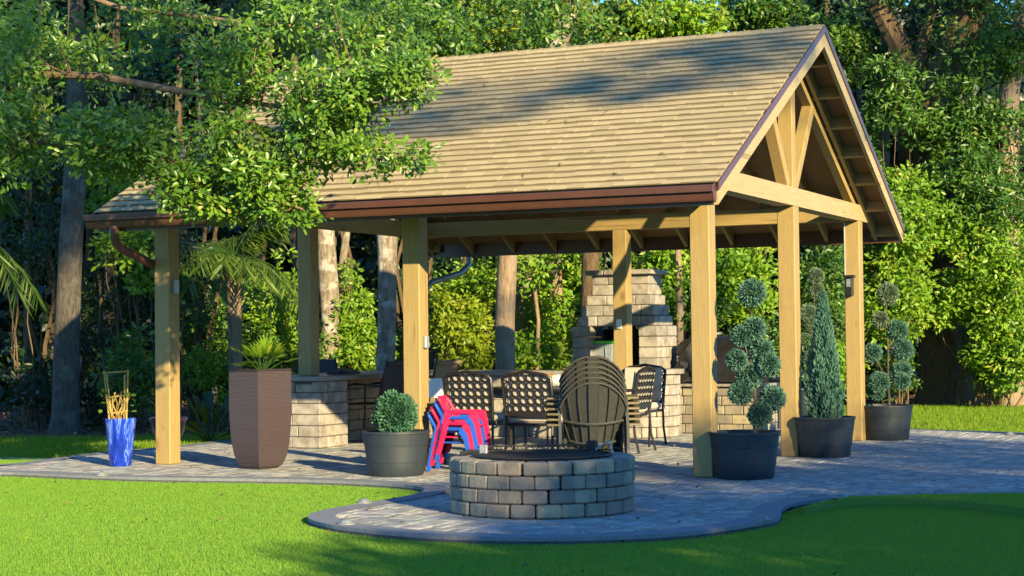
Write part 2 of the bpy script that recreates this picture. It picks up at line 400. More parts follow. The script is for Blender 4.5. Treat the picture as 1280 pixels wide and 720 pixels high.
def inside(P, x, y):
    x = np.asarray(x); y = np.asarray(y); r = np.zeros(x.shape, bool)
    for i in range(len(P)):
        (ax, ay), (bx, by) = P[i], P[i-1]
        if ay == by: continue
        c = ((ay > y) != (by > y)) & (x < (bx-ax)*(y-ay)/(by-ay)+ax); r ^= c
    return r
def offset_poly(P, d):
    out = []; n = len(P)
    for i in range(n):
        a, b = Vector(P[i-1]), Vector(P[(i+1) % n]); t = (b-a).normalized(); out.append((P[i][0]-t.y*d, P[i][1]+t.x*d))
    return out
PIN = offset_poly(PAT, .20)

def turf_ground():
    mt, nt, b = new_mat('turf'); g = worldvec(nt)
    n = noise(nt, g, 140, 3, .8); n2 = noise(nt, g, 1.3, 5, .7)
    c = ramp(nt, n, [(.3, (.08, .20, .03)), (.7, (.15, .31, .035))]); c = mix(nt, mathn(nt, 'MULTIPLY', n2, .25), c, (.15, .27, .03))
    nt.links.new(c, b.inputs['Base Color']); b.inputs['Roughness'].default_value = .9; bump(nt, b, n, .8, .02); return mt
M['turf'] = turf_ground()
setp(MB().add([(-160, -120, -.03), (140, -120, -.03), (140, 180, -.03), (-160, 180, -.03)], [(0, 1, 2, 3)]).build('lawn', M['turf']), kind='structure')
FLOOR = [(-60, -4), (-16, 1.5), (-12.5, 3.9), (-10.5, 4.6), (-9, 5.4), (-8.4, 8), (-6.5, 11.5), (-4.4, 15.2), (-2.7, 16.6), (-1.2, 16.9), (.3, 17.6), (3, 18), (40, 22), (60, 120), (-90, 120)]
def soil_mat():
    mt, nt, b = new_mat('leaf_litter'); g = worldvec(nt)
    n = noise(nt, g, 9, 6, .75); n2 = noise(nt, g, 50, 3, .8)
    c = ramp(nt, n, [(.3, (.045, .026, .012)), (.55, (.12, .068, .032)), (.8, (.20, .125, .065))])
    nt.links.new(c, b.inputs['Base Color']); b.inputs['Roughness'].default_value = 1; bump(nt, b, mathn(nt, 'ADD', n, n2), .9, .06); return mt
M['floor'] = soil_mat()
setp(MB().add([(x, y, -.022) for x, y in FLOOR], [tuple(range(len(FLOOR)))]).build('forest_floor', M['floor']), kind='structure')
# patio: sand bed, border band and pavers
patio = setp(MB().prism(PAT, 2, -.026, -.004).build('patio', M['joint']), kind='structure')
bd = MB(); n = len(PAT)
bd.add([(x, y, .022) for x, y in PAT]+[(x, y, .022) for x, y in PIN]+[(x, y, -.03) for x, y in PAT], [(i, (i+1) % n, n+(i+1) % n, n+i) for i in range(n)]+[(i, 2*n+i, 2*n+(i+1) % n, (i+1) % n) for i in range(n)])
bd.build('border', M['border'], patio)
PITC, PITR = Vector((-.17, -3.24, 0)), .675
cells = []
U_ = .105; NX, NY = int(15.4/U_), int(14.4/U_); full = np.zeros((NX, NY), bool)
for j in range(NY):
    for i in range(NX):
        if full[i, j]: continue
        for w, l in random.sample([(2, 2), (2, 3), (3, 2), (2, 3), (3, 2), (2, 2), (1, 2), (2, 1)], 8)+[(1, 1)]:
            if i+w <= NX and j+l <= NY and not full[i:i+w, j:j+l].any():
                full[i:i+w, j:j+l] = True; cells.append((-8.2+(i+w/2)*U_, -5.4+(j+l/2)*U_, w*U_, l*U_)); break
ca = np.array(cells); PO = offset_poly(PAT, .03); ok = np.all([inside(PO, ca[:, 0]+i*ca[:, 2]/2, ca[:, 1]+j*ca[:, 3]/2) for i in (-1, 1) for j in (-1, 1)], 0) & (np.hypot(ca[:, 0]-PITC.x, ca[:, 1]-PITC.y) > PITR-.2)
ca = ca[ok]
cv = ca[:, :2]-np.array([CAM.x, CAM.y]); dp = cv @ np.array([f0.x, f0.y]); la = cv @ np.array([r0.x, r0.y])
inview = (np.abs(la/dp) < .30)
score = np.where(inview, dp, 1e6); order = np.argsort(score); near = set(order[:300].tolist())
def paver_mesh(w, l):
    g = .005; b = .006; a, c = w/2-g, l/2-g; mb = MB()
    v = [(-a, -c, -.02), (a, -c, -.02), (a, c, -.02), (-a, c, -.02), (-a, -c, .012), (a, -c, .012), (a, c, .012), (-a, c, .012),
         (-a+b, -c+b, .019), (a-b, -c+b, .019), (a-b, c-b, .019), (-a+b, c-b, .019)]
    mb.add(v, [(0, 1, 5, 4), (1, 2, 6, 5), (2, 3, 7, 6), (3, 0, 4, 7), (4, 5, 9, 8), (5, 6, 10, 9), (6, 7, 11, 10), (7, 4, 8, 11), (8, 9, 10, 11)])
    return mb
pc = {}
fv, ff, fr = [], [], []
for i, (px, py, w, l) in enumerate(ca):
    if i in near:
        k = (round(w, 3), round(l, 3))
        if k not in pc: pc[k] = paver_mesh(w, l).mesh('paver', M['paver'])
        o = link('paver', pc[k], patio, (px, py, random.uniform(-.0015, .0015)), (random.uniform(-.006, .006), random.uniform(-.006, .006), 0))
    else:
        mb = paver_mesh(w, l); k = len(fv); dz = random.uniform(-.0015, .0015)
        fv += [(a+px, b_+py, c+dz) for a, b_, c in mb.v]; ff += [tuple(q+k for q in f) for f in mb.f]; fr += [random.random()]*len(mb.f)
o = link('paving', np_mesh('paving', np.array(fv), np.array(ff), M['paver_far'], np.array(fr), True), patio); o['kind'] = 'stuff'

# raised fringe of longer turf beside the patio border, with a lip towards the putting green
LIP = [tuple(ground(u, v)[:2]) for u, v in [(1000, 642), (1030, 633), (1080, 629), (1150, 629), (1200, 632), (1280, 641), (1400, 655)]]
FR = LIP + [(6.4, -.6), (4.2, -.72), (2.95, -1.02), (2.22, -1.39), (1.74, -1.72)]
setp(MB().prism(smooth_closed(FR, 1), 2, -.05, .034).build('turf_fringe', M['turf']), kind='structure')
# grass blades (nobody could count them)
def scatter(n, pred, box):
    x = rng.uniform(box[0], box[1], n*3); y = rng.uniform(box[2], box[3], n*3)
    cv = np.stack([x-CAM.x, y-CAM.y], 1); d = cv @ np.array([f0.x, f0.y]); l = cv @ np.array([r0.x, r0.y])
    k = pred(x, y) & (d > 6) & (np.abs(l/d) < .33)
    return np.stack([x[k], y[k]], 1)[:n]
def grass(name, label, pts, z, L, w, mat):
    n = len(pts); pos = np.column_stack([pts, np.full(n, z) if np.isscalar(z) else z])
    ax = rdir(n)*.45 + np.array([0, 0, 1.0]); nr = rdir(n); nr[:, 2] = 0
    o = link(name, leaves(name, pos, ax, nr, L*rng.uniform(.6, 1.2, n), w, mat, None, 'blade')); return setp(o, label, 'grass', kind='stuff')
OUT = offset_poly(PAT, -.012)
p = scatter(620000, lambda x, y: ~inside(OUT, x, y) & (y < 0.5), (-9, 5, -8.5, .5))
zz = np.where(inside(FR, p[:, 0], p[:, 1]), .032, -.031)
grass('turf_pile', 'bright green artificial turf pile in front of the paved patio', p, zz, .021, .0048, M['turf_blade'])
p = scatter(120000, lambda x, y: ~inside(OUT, x, y) & ~inside(FLOOR, x, y) & (y > 1.0), (-17, 9, 1.0, 18))
grass('back_grass', 'sunlit strips of lawn grass between patio and woods', p, -.032, .06, .014, M['grass_blade'])
p = scatter(26000, lambda x, y: inside(FLOOR, x, y), (-24, 8, 0, 30)); n = len(p)
o = link('leaf_litter', leaves('leaf_litter', np.column_stack([p, np.full(n, -.015)]), rdir(n)*np.array([1, 1, .3]), rdir(n)*.3+np.array([0, 0, 1]), .09, .05, M['litter']))
setp(o, 'dry brown fallen leaves covering the ground under the trees', 'leaf litter', kind='stuff')

# ================================================================ PAVILION
PW = .184; L2, L1, WD = 2.9175, 2.9048, 5.589; XL = -(L1+L2); ZT = 2.615; TB = .19
OGR, OGL, OE, ZE, ZR = .4182, .2787, .8103, 2.5812, 4.4727; SL = (ZR-ZE)/(WD/2+OE); YM = WD/2
def roofz(y): return ZE + SL*(min(y, WD-y)+OE)
pav = thing('pavilion', 'open timber pavilion with shingled gable roof on yellow pine posts', 'pavilion', (0, 0, 0))
def post(x, y, z0_, z1): return MB().box((x, y, (z0_+z1)/2), (PW, PW, z1-z0_)).build('post', M['wood_z'], pav, bevel=.008)
CT = .86
for x in (0, -L2, XL): post(x, 0, .02, ZT)
post(0, YM, .02, ZT); post(0, WD, .02, ZT)
post(XL, YM, CT, ZT); post(-2.94, WD, CT-.02, ZT); post(XL, WD, CT, ZT)
h = PW/2
for y in (0, WD):
    MB().box(((-h+XL+h)/2, y, ZT+TB/2), (-XL-PW, .14, TB)).build('header_beam', M['wood_x'], pav, bevel=.006)
for x in (0, XL):
    yj = YM+.16
    for a, b_ in ((-.24, yj), (yj+.004, WD+.38)):   # two lengths meeting in a slanted scarf joint
        s0 = 0 if a < 0 else .12; s1 = .12 if b_ == yj else 0
        mb = MB(); t = .03 if b_ > WD else 0
        if a < 0: mb.prism([(a, ZT+.03), (a+.03, ZT), (b_+.06, ZT), (b_-.06, ZT+TB), (a+.03, ZT+TB), (a, ZT+TB-.03)], 0, x-h, x+h)
        else: mb.prism([(a+.06, ZT), (b_-.03, ZT), (b_, ZT+.03), (b_, ZT+TB-.03), (b_-.03, ZT+TB), (a-.06, ZT+TB)], 0, x-h, x+h)
        mb.build('tie_beam', M['wood_pale'], pav)
    MB().box((x, YM, (ZT+TB+4.25)/2), (PW*.82, .14, 4.25-ZT-TB)).build('king_post', M['wood_z'], pav, bevel=.006)
    for s in (-1, 1):
        a = Vector((x, YM+s*.14, ZT+TB+.02)); b_ = Vector((x, YM+s*.86, 3.74))
        MB().bar(a, b_, .11, .12, (1, 0, 0)).build('brace', M['wood_z'], pav, bevel=.006)
        y0 = YM+s*(YM+.0)
        zb = lambda y: roofz(y)-.13
        MB().prism([(y0, zb(y0)), (YM, zb(YM)), (YM, zb(YM)-.16), (y0, zb(y0)-.16)], 0, x-.045, x+.045).build('principal_rafter', M['wood_y'], pav)
DK = .030   # shingles and deck lie between roofz-DK-.018 and roofz
for s in (-1, 1):
    ye = YM+s*(YM+OE-.02); ze = roofz(ye)-.014
    MB().prism([(ye, ze), (YM, roofz(YM)-.014), (YM, roofz(YM)-.032), (ye, ze-.018)], 0, XL-OGL+.02, OGR-.03).build('roof_deck', M['ply'], pav)
    xr = XL-.18
    while xr < .35:
        if abs(xr) > .07 and abs(xr-XL) > .07 and xr < .1:
            yy = YM+s*(YM+OE-.05); zt = lambda y: roofz(y)-.034
            MB().prism([(yy, zt(yy)), (YM+s*.02, zt(YM+s*.02)), (YM+s*.02, zt(YM+s*.02)-.155), (yy, zt(yy)-.155)], 0, xr-.02, xr+.02).build('rafter', M['wood_y'], pav)
        xr += .6096
    # lookouts between principal rafter and barge board
    for k in range(7):
        t = .10+k*.59; y = YM+s*(YM+OE-t*.8855); z = roofz(y)-.034-.07
        for xa, xb in ((.047, OGR-.045), (XL-OGL+.045, XL-.047)):
            MB().box(((xa+xb)/2, y, z), (xb-xa, .04, .13), (s*-math.atan(SL)*1, 0, 0)).build('lookout', M['wood_x'], pav)
    # barge boards and brown drip edges
    for x, sg in ((OGR, 1), (XL-OGL, -1)):
        ye = YM+s*(YM+OE-.0); x0, x1 = x-sg*.042, x-sg*.002; zb = lambda y: roofz(y)-.045
        MB().prism([(ye, zb(ye)), (YM, zb(YM)), (YM, zb(YM)-.17), (ye, zb(ye)-.15)], 0, min(x0, x1), max(x0, x1)).build('barge_board', M['wood_pale'], pav)
        ye2 = YM+s*(YM+OE+.015); zt = lambda y: roofz(y)+.006
        MB().prism([(ye2, zt(ye2)), (YM, zt(YM)), (YM, zt(YM)-.075), (ye2, zt(ye2)-.07)], 0, min(x, x+sg*.012), max(x, x+sg*.012)).build('rake_trim', M['brown_metal'], pav)
    ye = YM+s*(YM+OE-.03); yo = YM+s*(YM+OE-.005)
    MB().box((( XL-OGL+OGR)/2, (ye+yo)/2, ZE-.107), (OGR+OGL-XL-.09, .025, .175)).build('fascia', M['brown_metal'], pav)
    # K-style gutter
    g0 = YM+s*(YM+OE+.003); G = lambda d, z: (g0+s*d, ZE+z)
    prof = [G(0, -.02), G(0, -.165), G(.065, -.165), G(.072, -.15), G(.085, -.105), G(.082, -.095), G(.118, -.088), G(.122, -.035), G(.112, -.030), G(.108, -.083), G(.070, -.09), G(.060, -.155), G(.008, -.155), G(.008, -.02)]
    gx0 = XL-OGL-.06; gx1 = OGR-.02
    gu = MB(); nP = len(prof); gu.add([(gx0, *q) for q in prof]+[(gx1, *q) for q in prof], [(i, (i+1) % nP, nP+(i+1) % nP, nP+i) for i in range(nP)])
    gu.build('gutter', M['brown_metal'], pav)
    cap = prof[:9]
    for xx in (gx0, gx1): MB().prism(cap, 0, xx-.004, xx+.004).build('gutter_end', M['brown_metal'], pav)
MB().box(((XL+OGR-OGL)/2, YM, roofz(YM)-.034-.085), (OGR-OGL-XL+.02, .038, .14)).build('ridge_board', M['wood_x'], pav)
# back slope covering as one weathered sheet of courses
rot = math.atan(SL); slen = (WD/2+OE)/math.cos(rot); NC = 29; EX = (slen+.02)/NC
def tab(w, th):
    mb = MB(); l = EX+.05
    mb.add([(.002, 0, .0), (w-.002, 0, .0), (w-.002, l, -.012), (.002, l, -.012), (.002, 0, th), (w-.002, 0, th), (w-.002, l, -.008), (.002, l, -.008)],
           [(0, 1, 5, 4), (1, 2, 6, 5), (2, 3, 7, 6), (3, 0, 4, 7), (4, 5, 6, 7)]); return mb
WS = (.11, .14, .17, .21, .26)
tabs = []
for c in range(NC):
    x = XL-OGL+.005 - 0; first = True
    while x < OGR-.02:
        w = random.choice(WS)
        if x+w > OGR-.005: w = None
        if w is None:
            w = OGR-.004-x
        tabs.append((x, c, round(w, 3), random.choice((.007, .012)))); x += w
ta = [(Vector((x+w/2, -OE-.025+c*EX*math.cos(rot), ZE-.010+c*EX*math.sin(rot))), x, w, th) for x, c, w, th in tabs]
order = sorted(range(len(ta)), key=lambda i: (ta[i][0]-CAM).length if ta[i][0].x > -4.2 else 99)
nearset = set(order[:300]); tc_ = {}; fv, ff, fr = [], [], []
R = Euler((rot, 0, 0)).to_matrix()
for i, (c, x, w, th) in enumerate(ta):
    base = Vector((x, c.y, c.z+.006))
    if i in nearset:
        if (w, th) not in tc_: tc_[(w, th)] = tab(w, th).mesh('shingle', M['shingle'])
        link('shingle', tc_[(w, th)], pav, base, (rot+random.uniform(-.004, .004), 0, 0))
    else:
        mb = tab(w, th); k = len(fv); fv += [tuple(R @ Vector(q)+base) for q in mb.v]; ff += [tuple(q+k for q in f) for f in mb.f]; fr += [random.random()]*5
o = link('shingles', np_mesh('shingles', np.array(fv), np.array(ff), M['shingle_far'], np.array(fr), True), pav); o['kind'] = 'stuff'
ye = WD+OE+.02
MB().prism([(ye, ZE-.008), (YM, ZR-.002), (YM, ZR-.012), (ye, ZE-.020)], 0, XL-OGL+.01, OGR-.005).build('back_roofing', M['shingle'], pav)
x = XL-OGL
capm = MB(); cw = .11; th = .012
capm.add([(0, -cw, -cw*SL+.006), (0, 0, .012), (0, cw, -cw*SL+.006), (.22, -cw, -cw*SL-.004), (.22, 0, .002), (.22, cw, -cw*SL-.004),
          (0, -cw, -cw*SL-.006), (0, cw, -cw*SL-.006)], [(0, 3, 4, 1), (1, 4, 5, 2), (0, 1, 2, 7, 6)])
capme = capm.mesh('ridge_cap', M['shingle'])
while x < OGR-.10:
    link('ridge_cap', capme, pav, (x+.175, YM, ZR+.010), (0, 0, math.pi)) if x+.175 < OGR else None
    x += .15
# downspouts
g_ = Vector((XL-.14, -OE-.06, 0))
MB().tube([(XL-.0, -.87, ZE-.15), (XL-.0, -.87, ZE-.25), (XL-.01, -.82, ZE-.33), (XL-.03, -.66, ZE-.38), (XL-.13, -.06, ZE-.50), (XL-.135, 0.02, ZE-.56), (XL-.135, .06, ZE-.75), (XL-.135, .06, .05)], .046, 10).build('downspout', M['brown_metal'], pav, smooth=True)
MB().tube([(XL+.32, WD+.86, ZE-.15), (XL+.32, WD+.86, ZE-.3), (XL+.26, WD+.72, ZE-.42), (XL+.08, WD+.20, ZE-.55), (XL-.02, WD+.135, ZE-.72), (XL-.03, WD+.135, .9)], .042, 10).build('downspout', M['grey_metal'], pav, smooth=True)
# lantern on the far gable post, outlet boxes, conduit
p5 = Vector((-.092, WD-.092, 0)); lp = on_y(1062, 358, WD-h-.05)
ln = MB().box((lp.x, WD-h-.055, lp.z), (.085, .085, .22)).build('lantern', M['black_metal'], pav, bevel=.008)
MB().box((lp.x, WD-h-.0995, lp.z+.04), (.05, .006, .09)).build('lantern_pane', M['glass_lamp'], ln)
MB().box((lp.x, WD-h-.055, lp.z+.12), (.12, .12, .025)).build('lantern_cap', M['black_metal'], ln)
MB().tube([(lp.x-.06, WD-h-.02, lp.z+.1), (lp.x-.06, WD-h-.02, ZT-.02)], .008, 6).build('conduit', M['grey_metal'], pav)
q = on_y(774, 405, WD-h-.012); MB().box((q.x, WD-h-.014, q.z), (.07, .026, .12)).build('outlet_box', M['white'], pav, bevel=.006)
MB().box((-L2+h+.02, .0, 1.25), (.035, .07, .12)).build('outlet_box', M['grey_metal'], pav, bevel=.006)
MB().box((XL+h+.02, .0, 1.85), (.035, .07, .14)).build('outlet_box', M['grey_metal'], pav, bevel=.006)

# ================================================================ STONEWORK
BC = {}
def block(parent, c, d, rz=0.0, mat='block', jit=.003):
    k = (mat, *[round(q, 2) for q in d])
    if k not in BC: BC[k] = MB().box((0, 0, 0), [q-.006 for q in k[1:]]).mesh('block', M[mat], bevel=.010)
    return link('block', BC[k], parent, (c[0]+random.uniform(-jit, jit), c[1]+random.uniform(-jit, jit), c[2]), (0, 0, rz+random.uniform(-.012, .012)))
def cuts(L, lo=.20, hi=.34):
    out = []; t = 0
    while t < L-1e-6:
        l = random.uniform(lo, hi)
        if L-t-l < lo*.7: l = L-t
        out.append((t, l)); t += l
    return out
def wall_run(parent, a, b, z0_, z1, nc, depth, mat, lo=.22, hi=.36):
    """blocks along a-b; the outer face lies on the line, the wall grows to the left of a->b"""
    a, b = Vector(a), Vector(b); d = (b-a); L = d.length; d.normalize(); nrm = Vector((-d.y, d.x)); ang = math.atan2(d.y, d.x); ch = (z1-z0_)/nc
    for i in range(nc):
        for t, l in cuts(L, lo, hi):
            c = a+d*(t+l/2)+nrm*(depth/2); block(parent, (c.x, c.y, z0_+ch*(i+.5)), (l, depth, ch), ang, mat)
# fire pit
pit = thing('fire_pit', 'round fire pit of four courses of tumbled stone blocks', 'fire pit', PITC)
NB = 23
def ring_block(ri, ro, hgt):
    a = math.pi/NB*.965; mb = MB(); v = []
    for z in (-hgt/2+.003, hgt/2-.003):
        v += [(ro*math.cos(a)*1.0, -ro*math.sin(a), z), (ro*1.004, 0, z), (ro*math.cos(a), ro*math.sin(a), z), (ri*math.cos(a), ri*math.sin(a), z), (ri*math.cos(a), -ri*math.sin(a), z)]
    v = [(x-(ri+ro)/2, y, z) for x, y, z in v]
    mb.add(v, [(4, 3, 2, 1, 0), (5, 6, 7, 8, 9), (0, 1, 6, 5), (1, 2, 7, 6), (2, 3, 8, 7), (3, 4, 9, 8), (4, 0, 5, 9)])
    return mb.mesh('block', M['block'], bevel=.011)
rb = ring_block(PITR-.17, PITR, .10)
for c in range(4):
    for k in range(NB):
        a = 2*math.pi*(k+.5*(c % 2)+random.uniform(-.04, .04))/NB; r = PITR-.085+random.uniform(-.006, .006)
        link('block', rb, pit, (r*math.cos(a), r*math.sin(a), .02+.05+.0985*c), (random.uniform(-.012, .012), random.uniform(-.012, .012), a+random.uniform(-.02, .02)))
ri = PITR-.18
MB().lathe([(ri, .02), (ri, .40), (ri-.008, .405), (ri-.012, .40), (ri-.012, .02)], 40).build('steel_liner', M['iron'], pit, True)
MB().lathe([(ri-.01, .12), (.3, .15), (.0, .17)], 30).build('ash_bed', M['ash'], pit, True)
gr = thing('grill_grate', 'black swivel grill grate with wire handle lying on fire pit', 'grate', PITC+Vector((0, 0, .425)))
g = MB(); R_ = .50
g.tube([(R_*math.cos(t), R_*math.sin(t), 0) for t in np.linspace(0, 2*math.pi, 41)], .009, 6, False).build('rim', M['iron'], gr)
g = MB()
for k in range(-12, 13):
    x = k*.04; y = math.sqrt(max(0, R_*R_-x*x))
    if y > .05: g.bar((x, -y, .004), (x, y, .004), .006, .006); g.bar((-y, x, -.003), (y, x, -.003), .006, .006)
g.build('bars', M['iron'], gr)
g = MB(); v_ = Vector((f0.x, f0.y, 0)); w_ = Vector((r0.x, r0.y, 0))
a = w_*-.47+v_*.20; b = w_*.38+v_*.28
g.bar(a+Vector((0, 0, .015)), b+Vector((0, 0, .015)), .012, .012); g.bar(a+Vector((0, 0, .05)), b+Vector((0, 0, .05)), .012, .012)
for k in range(22):
    t0_, t1 = k/22, (k+1)/22; q0, q1 = a.lerp(b, t0_), a.lerp(b, t1); g.bar(q0+Vector((0, 0, .015 if k % 2 else .05)), q1+Vector((0, 0, .05 if k % 2 else .015)), .006, .006)
g.build('back_rail', M['iron'], gr)
MB().box(tuple(b+Vector((0, 0, .02))), (.07, .07, .12)).build('hinge_block', M['iron'], gr, bevel=.006)
MB().box(tuple(a+Vector((.06, -.03, .02))), (.06, .03, .09)).build('hinge_block', M['grey_metal'], gr, bevel=.004)
MB().tube([w_*.52+v_*.02+Vector((0, 0, .0)), w_*.50+v_*.04+Vector((0, 0, .09)), w_*.46+v_*.06+Vector((0, 0, .07)), w_*.40+v_*.1+Vector((0, 0, .02))], .008, 6).build('handle', M['grey_metal'], gr)
MB().tube([w_*-.60+v_*.12, w_*-.52+v_*.14+Vector((0, 0, .02)), w_*-.44+v_*.17+Vector((0, 0, .015))], [.02, .016, .01], 8).build('knob', M['black_metal'], gr, True)

# bar counter: end pillar, recessed runs, stone slab
ctr = thing('bar_counter', 'L shaped outdoor bar counter of stone blocks with flat stone slab top', 'counter', (0, 0, 0))
ZS = .80
wall_run(ctr, (-6.25, 2.59), (-5.56, 2.59), .02, ZS, 6, .2, 'gblock', .24, .40)
wall_run(ctr, (-5.56, 2.795), (-5.56, 3.25), .02, ZS, 6, .2, 'gblock', .2, .3)
MB().box((-5.98, 3.02, .405), (.5, .44, .77)).build('core', M['joint'], ctr)
wall_run(ctr, (-5.95, 3.25), (-5.95, 5.5), .02, ZS, 6, .2, 'block', .26, .40)
wall_run(ctr, (-5.95, 5.30), (-3.35, 5.30), .02, ZS, 5, .2, 'gblock', .32, .46)
MB().prism([(-6.60, 2.54), (-5.50, 2.54), (-5.50, 5.22), (-3.0, 5.22), (-3.0, 6.05), (-6.60, 6.05)], 2, ZS+.004, CT-.002).build('slab', M['slab'], ctr, bevel=.008)
# rounded end pillar in front of the fireplace
pc_ = Vector((-2.86, 5.88)); pr_ = .54
for i in range(6):
    nb = 9
    for k in range(-1, nb):
        a = math.radians(-150 + (k+.5+.5*(i % 2))*190/nb); c = pc_+Vector((math.cos(a), math.sin(a)))*(pr_-.08)
        block(ctr, (c.x, c.y, .02+.13*(i+.5)), (.16, pr_*math.radians(190/nb)-.004, .13), a, 'gblock', .002)
MB().lathe([(pr_+.05, ZS+.006), (pr_+.05, CT+.004), (0, CT+.004)], 36, (pc_.x, pc_.y, 0)).build('slab', M['slab'], ctr)
MB().lathe([(pr_-.15, .02), (pr_-.15, ZS)], 24, (pc_.x, pc_.y, 0)).build('core', M['joint'], ctr)
MB().box((-5.78, 2.60, ZS-.02), (.22, .05, .03)).build('bracket', M['black_metal'], ctr)

# fireplace
fp = thing('fireplace', 'stepped grey stone fireplace with dark firebox behind the counter', 'fireplace', (0, 0, 0))
FX, FY = -3.335, 6.30
zs = [on_y(767, v, FY).z for v in (343.5, 355.5, 369, 381.5, 395, 407.5, 421, 434.5, 448, 462)]
wd = [.80, .80, .90, 1.0, 1.09, 1.20, 1.20, 1.20, 1.20]; dpth = [.5, .5, .56, .62, .68, .74, .74, .74, .74]; sx = [.04, .04, .03, .02, .01, 0, 0, 0, 0]
for i in range(9):
    z1, z0_ = zs[i], zs[i+1]; zc, hh = (z0_+z1)/2, z1-z0_; w, d = wd[i], dpth[i]; x0 = FX+sx[i]-w/2; x1 = x0+w; yf = FY+(.74-d)/2-.0
    runs = [(x0, x1)] if i < 5 else [(x0, x0+.27), (x1-.27, x1)]
    for a, b in runs:
        for t, l in cuts(b-a, .18, .32): block(fp, (a+t+l/2, yf+.1, zc), (l, .2, hh), 0, 'gblock')
    for t, l in cuts(d-.2, .2, .34):
        block(fp, (x1-.1, yf+.2+t+l/2, zc), (.2, l, hh), 0, 'gblock'); block(fp, (x0+.1, yf+.2+t+l/2, zc), (.2, l, hh), 0, 'gblock')
    if i < 5: MB().box((FX+sx[i], yf+.33, zc), (w-.36, d-.28, hh)).build('core', M['joint'], fp)
zc = on_y(767, 337, FY).z
for t, l in cuts(.94, .22, .34): block(fp, (FX+.04-.47+t+l/2, FY+.22, (zc+zs[0])/2), (l, .34, zc-zs[0]), 0, 'gblock')
for t, l in cuts(.94, .22, .34): block(fp, (FX+.04-.47+t+l/2, FY+.52, (zc+zs[0])/2), (l, .26, zc-zs[0]), 0, 'gblock')
MB().box((FX, FY+.68, 1.10), (.80, .06, .56)).build('firebox_back', M['firebox'], fp)
MB().box((FX, FY+.42, zs[5]+.03), (.84, .5, .05)).build('firebox_lintel', M['firebox'], fp)
MB().box((FX, FY+.37, .42), (1.16, .70, .80)).build('hearth_base', M['gblock'], fp)
MB().box((FX, FY+.36, .835), (1.2, .72, .03)).build('hearth_slab', M['slab'], fp)
q = on_y(753, 440, FY+.2)
bn = thing('storage_tub', 'grey plastic storage tub with lime green lid inside the firebox', 'storage tub', (q.x, FY+.27, .851))
mb = MB(); mb.add([(-.15, -.13, 0), (.15, -.13, 0), (.15, .13, 0), (-.15, .13, 0), (-.18, -.16, .34), (.18, -.16, .34), (.18, .16, .34), (-.18, .16, .34)], [(3, 2, 1, 0), (4, 5, 6, 7), (0, 1, 5, 4), (1, 2, 6, 5), (2, 3, 7, 6), (3, 0, 4, 7)]); mb.build('body', M['clear_bin'], bn, bevel=.01)
for xx in (-.08, .08): MB().box((xx, -.153, .16), (.012, .014, .26), (.09, 0, 0)).build('rib', M['clear_bin'], bn)
MB().box((0, 0, .36), (.40, .36, .035)).build('lid', M['lime'], bn, bevel=.012)

# grill island with covered grill, bin
gi = thing('grill_island', 'low tan stone block island carrying the covered grill', 'counter', (0, 0, 0))
wall_run(gi, (-2.80, 6.6), (-1.45, 6.6), .02, .62, 5, .2, 'block', .2, .32)
wall_run(gi, (-1.45, 6.8), (-1.45, 7.3), .02, .62, 5, .2, 'block', .2, .32)
MB().box((-2.2, 7.05, .32), (1.1, .5, .58)).build('core', M['joint'], gi)
MB().box((-2.12, 6.95, .64), (1.42, .80, .035)).build('slab', M['slab'], gi, bevel=.006)
def cover_mesh():
    mb = MB(); nu, nv = 56, 26
    for j in range(nv+1):
        t = j/nv
        for i in range(nu):
            a = 2*math.pi*i/nu; e = .38; ca_, sa_ = math.cos(a), math.sin(a)
            rx = .56*math.copysign(abs(ca_)**e, ca_); ry = .36*math.copysign(abs(sa_)**e, sa_)
            s_ = 1.0 if t < .6 else max(0, 1-((t-.6)/.4)**2.2)**.8
            if j == nv: s_ = 0.0
            fold = 1+(.075*math.sin(a*8+2.5*math.sin(t*5))+.05*math.sin(a*15+t*9))*(1-t*.5)*min(1, s_*2)
            z = .36*min(t/.6, 1) + .24*math.sin(max(0, (t-.6)/.4)*math.pi/2)*(1-.25*ca_)+.03*math.sin(a*3+t*7)+.015*math.sin(a*9-t*6)
            lean = .03*math.sin(a*3)
            mb.v.append((rx*s_*fold*(1-.12*t), ry*s_*fold*(1-.15*t)+lean*t, z))
    for j in range(nv):
        for i in range(nu): mb.f.append((j*nu+i, j*nu+(i+1) % nu, (j+1)*nu+(i+1) % nu, (j+1)*nu+i))
    return mb
gc = thing('covered_grill', 'barbecue grill under a crumpled black fabric cover', 'grill', (-2.10, 6.98, .66))
cover_mesh().build('cover', M['cover'], gc, True)
MB().tube([(-.5, -.30, .06), (-.1, -.36, .045), (.4, -.33, .07)], .012, 6).build('drawstring', M['black_metal'], gc)
nb_ = thing('storage_bin', 'dark navy storage bin standing beside the grill island', 'bin', ground(957, 537))
MB().box((0, .2, .33), (.42, .4, .64)).build('body', M['navy'], nb_, bevel=.02); MB().box((0, .2, .68), (.46, .44, .05)).build('lid', M['navy'], nb_, bevel=.015)

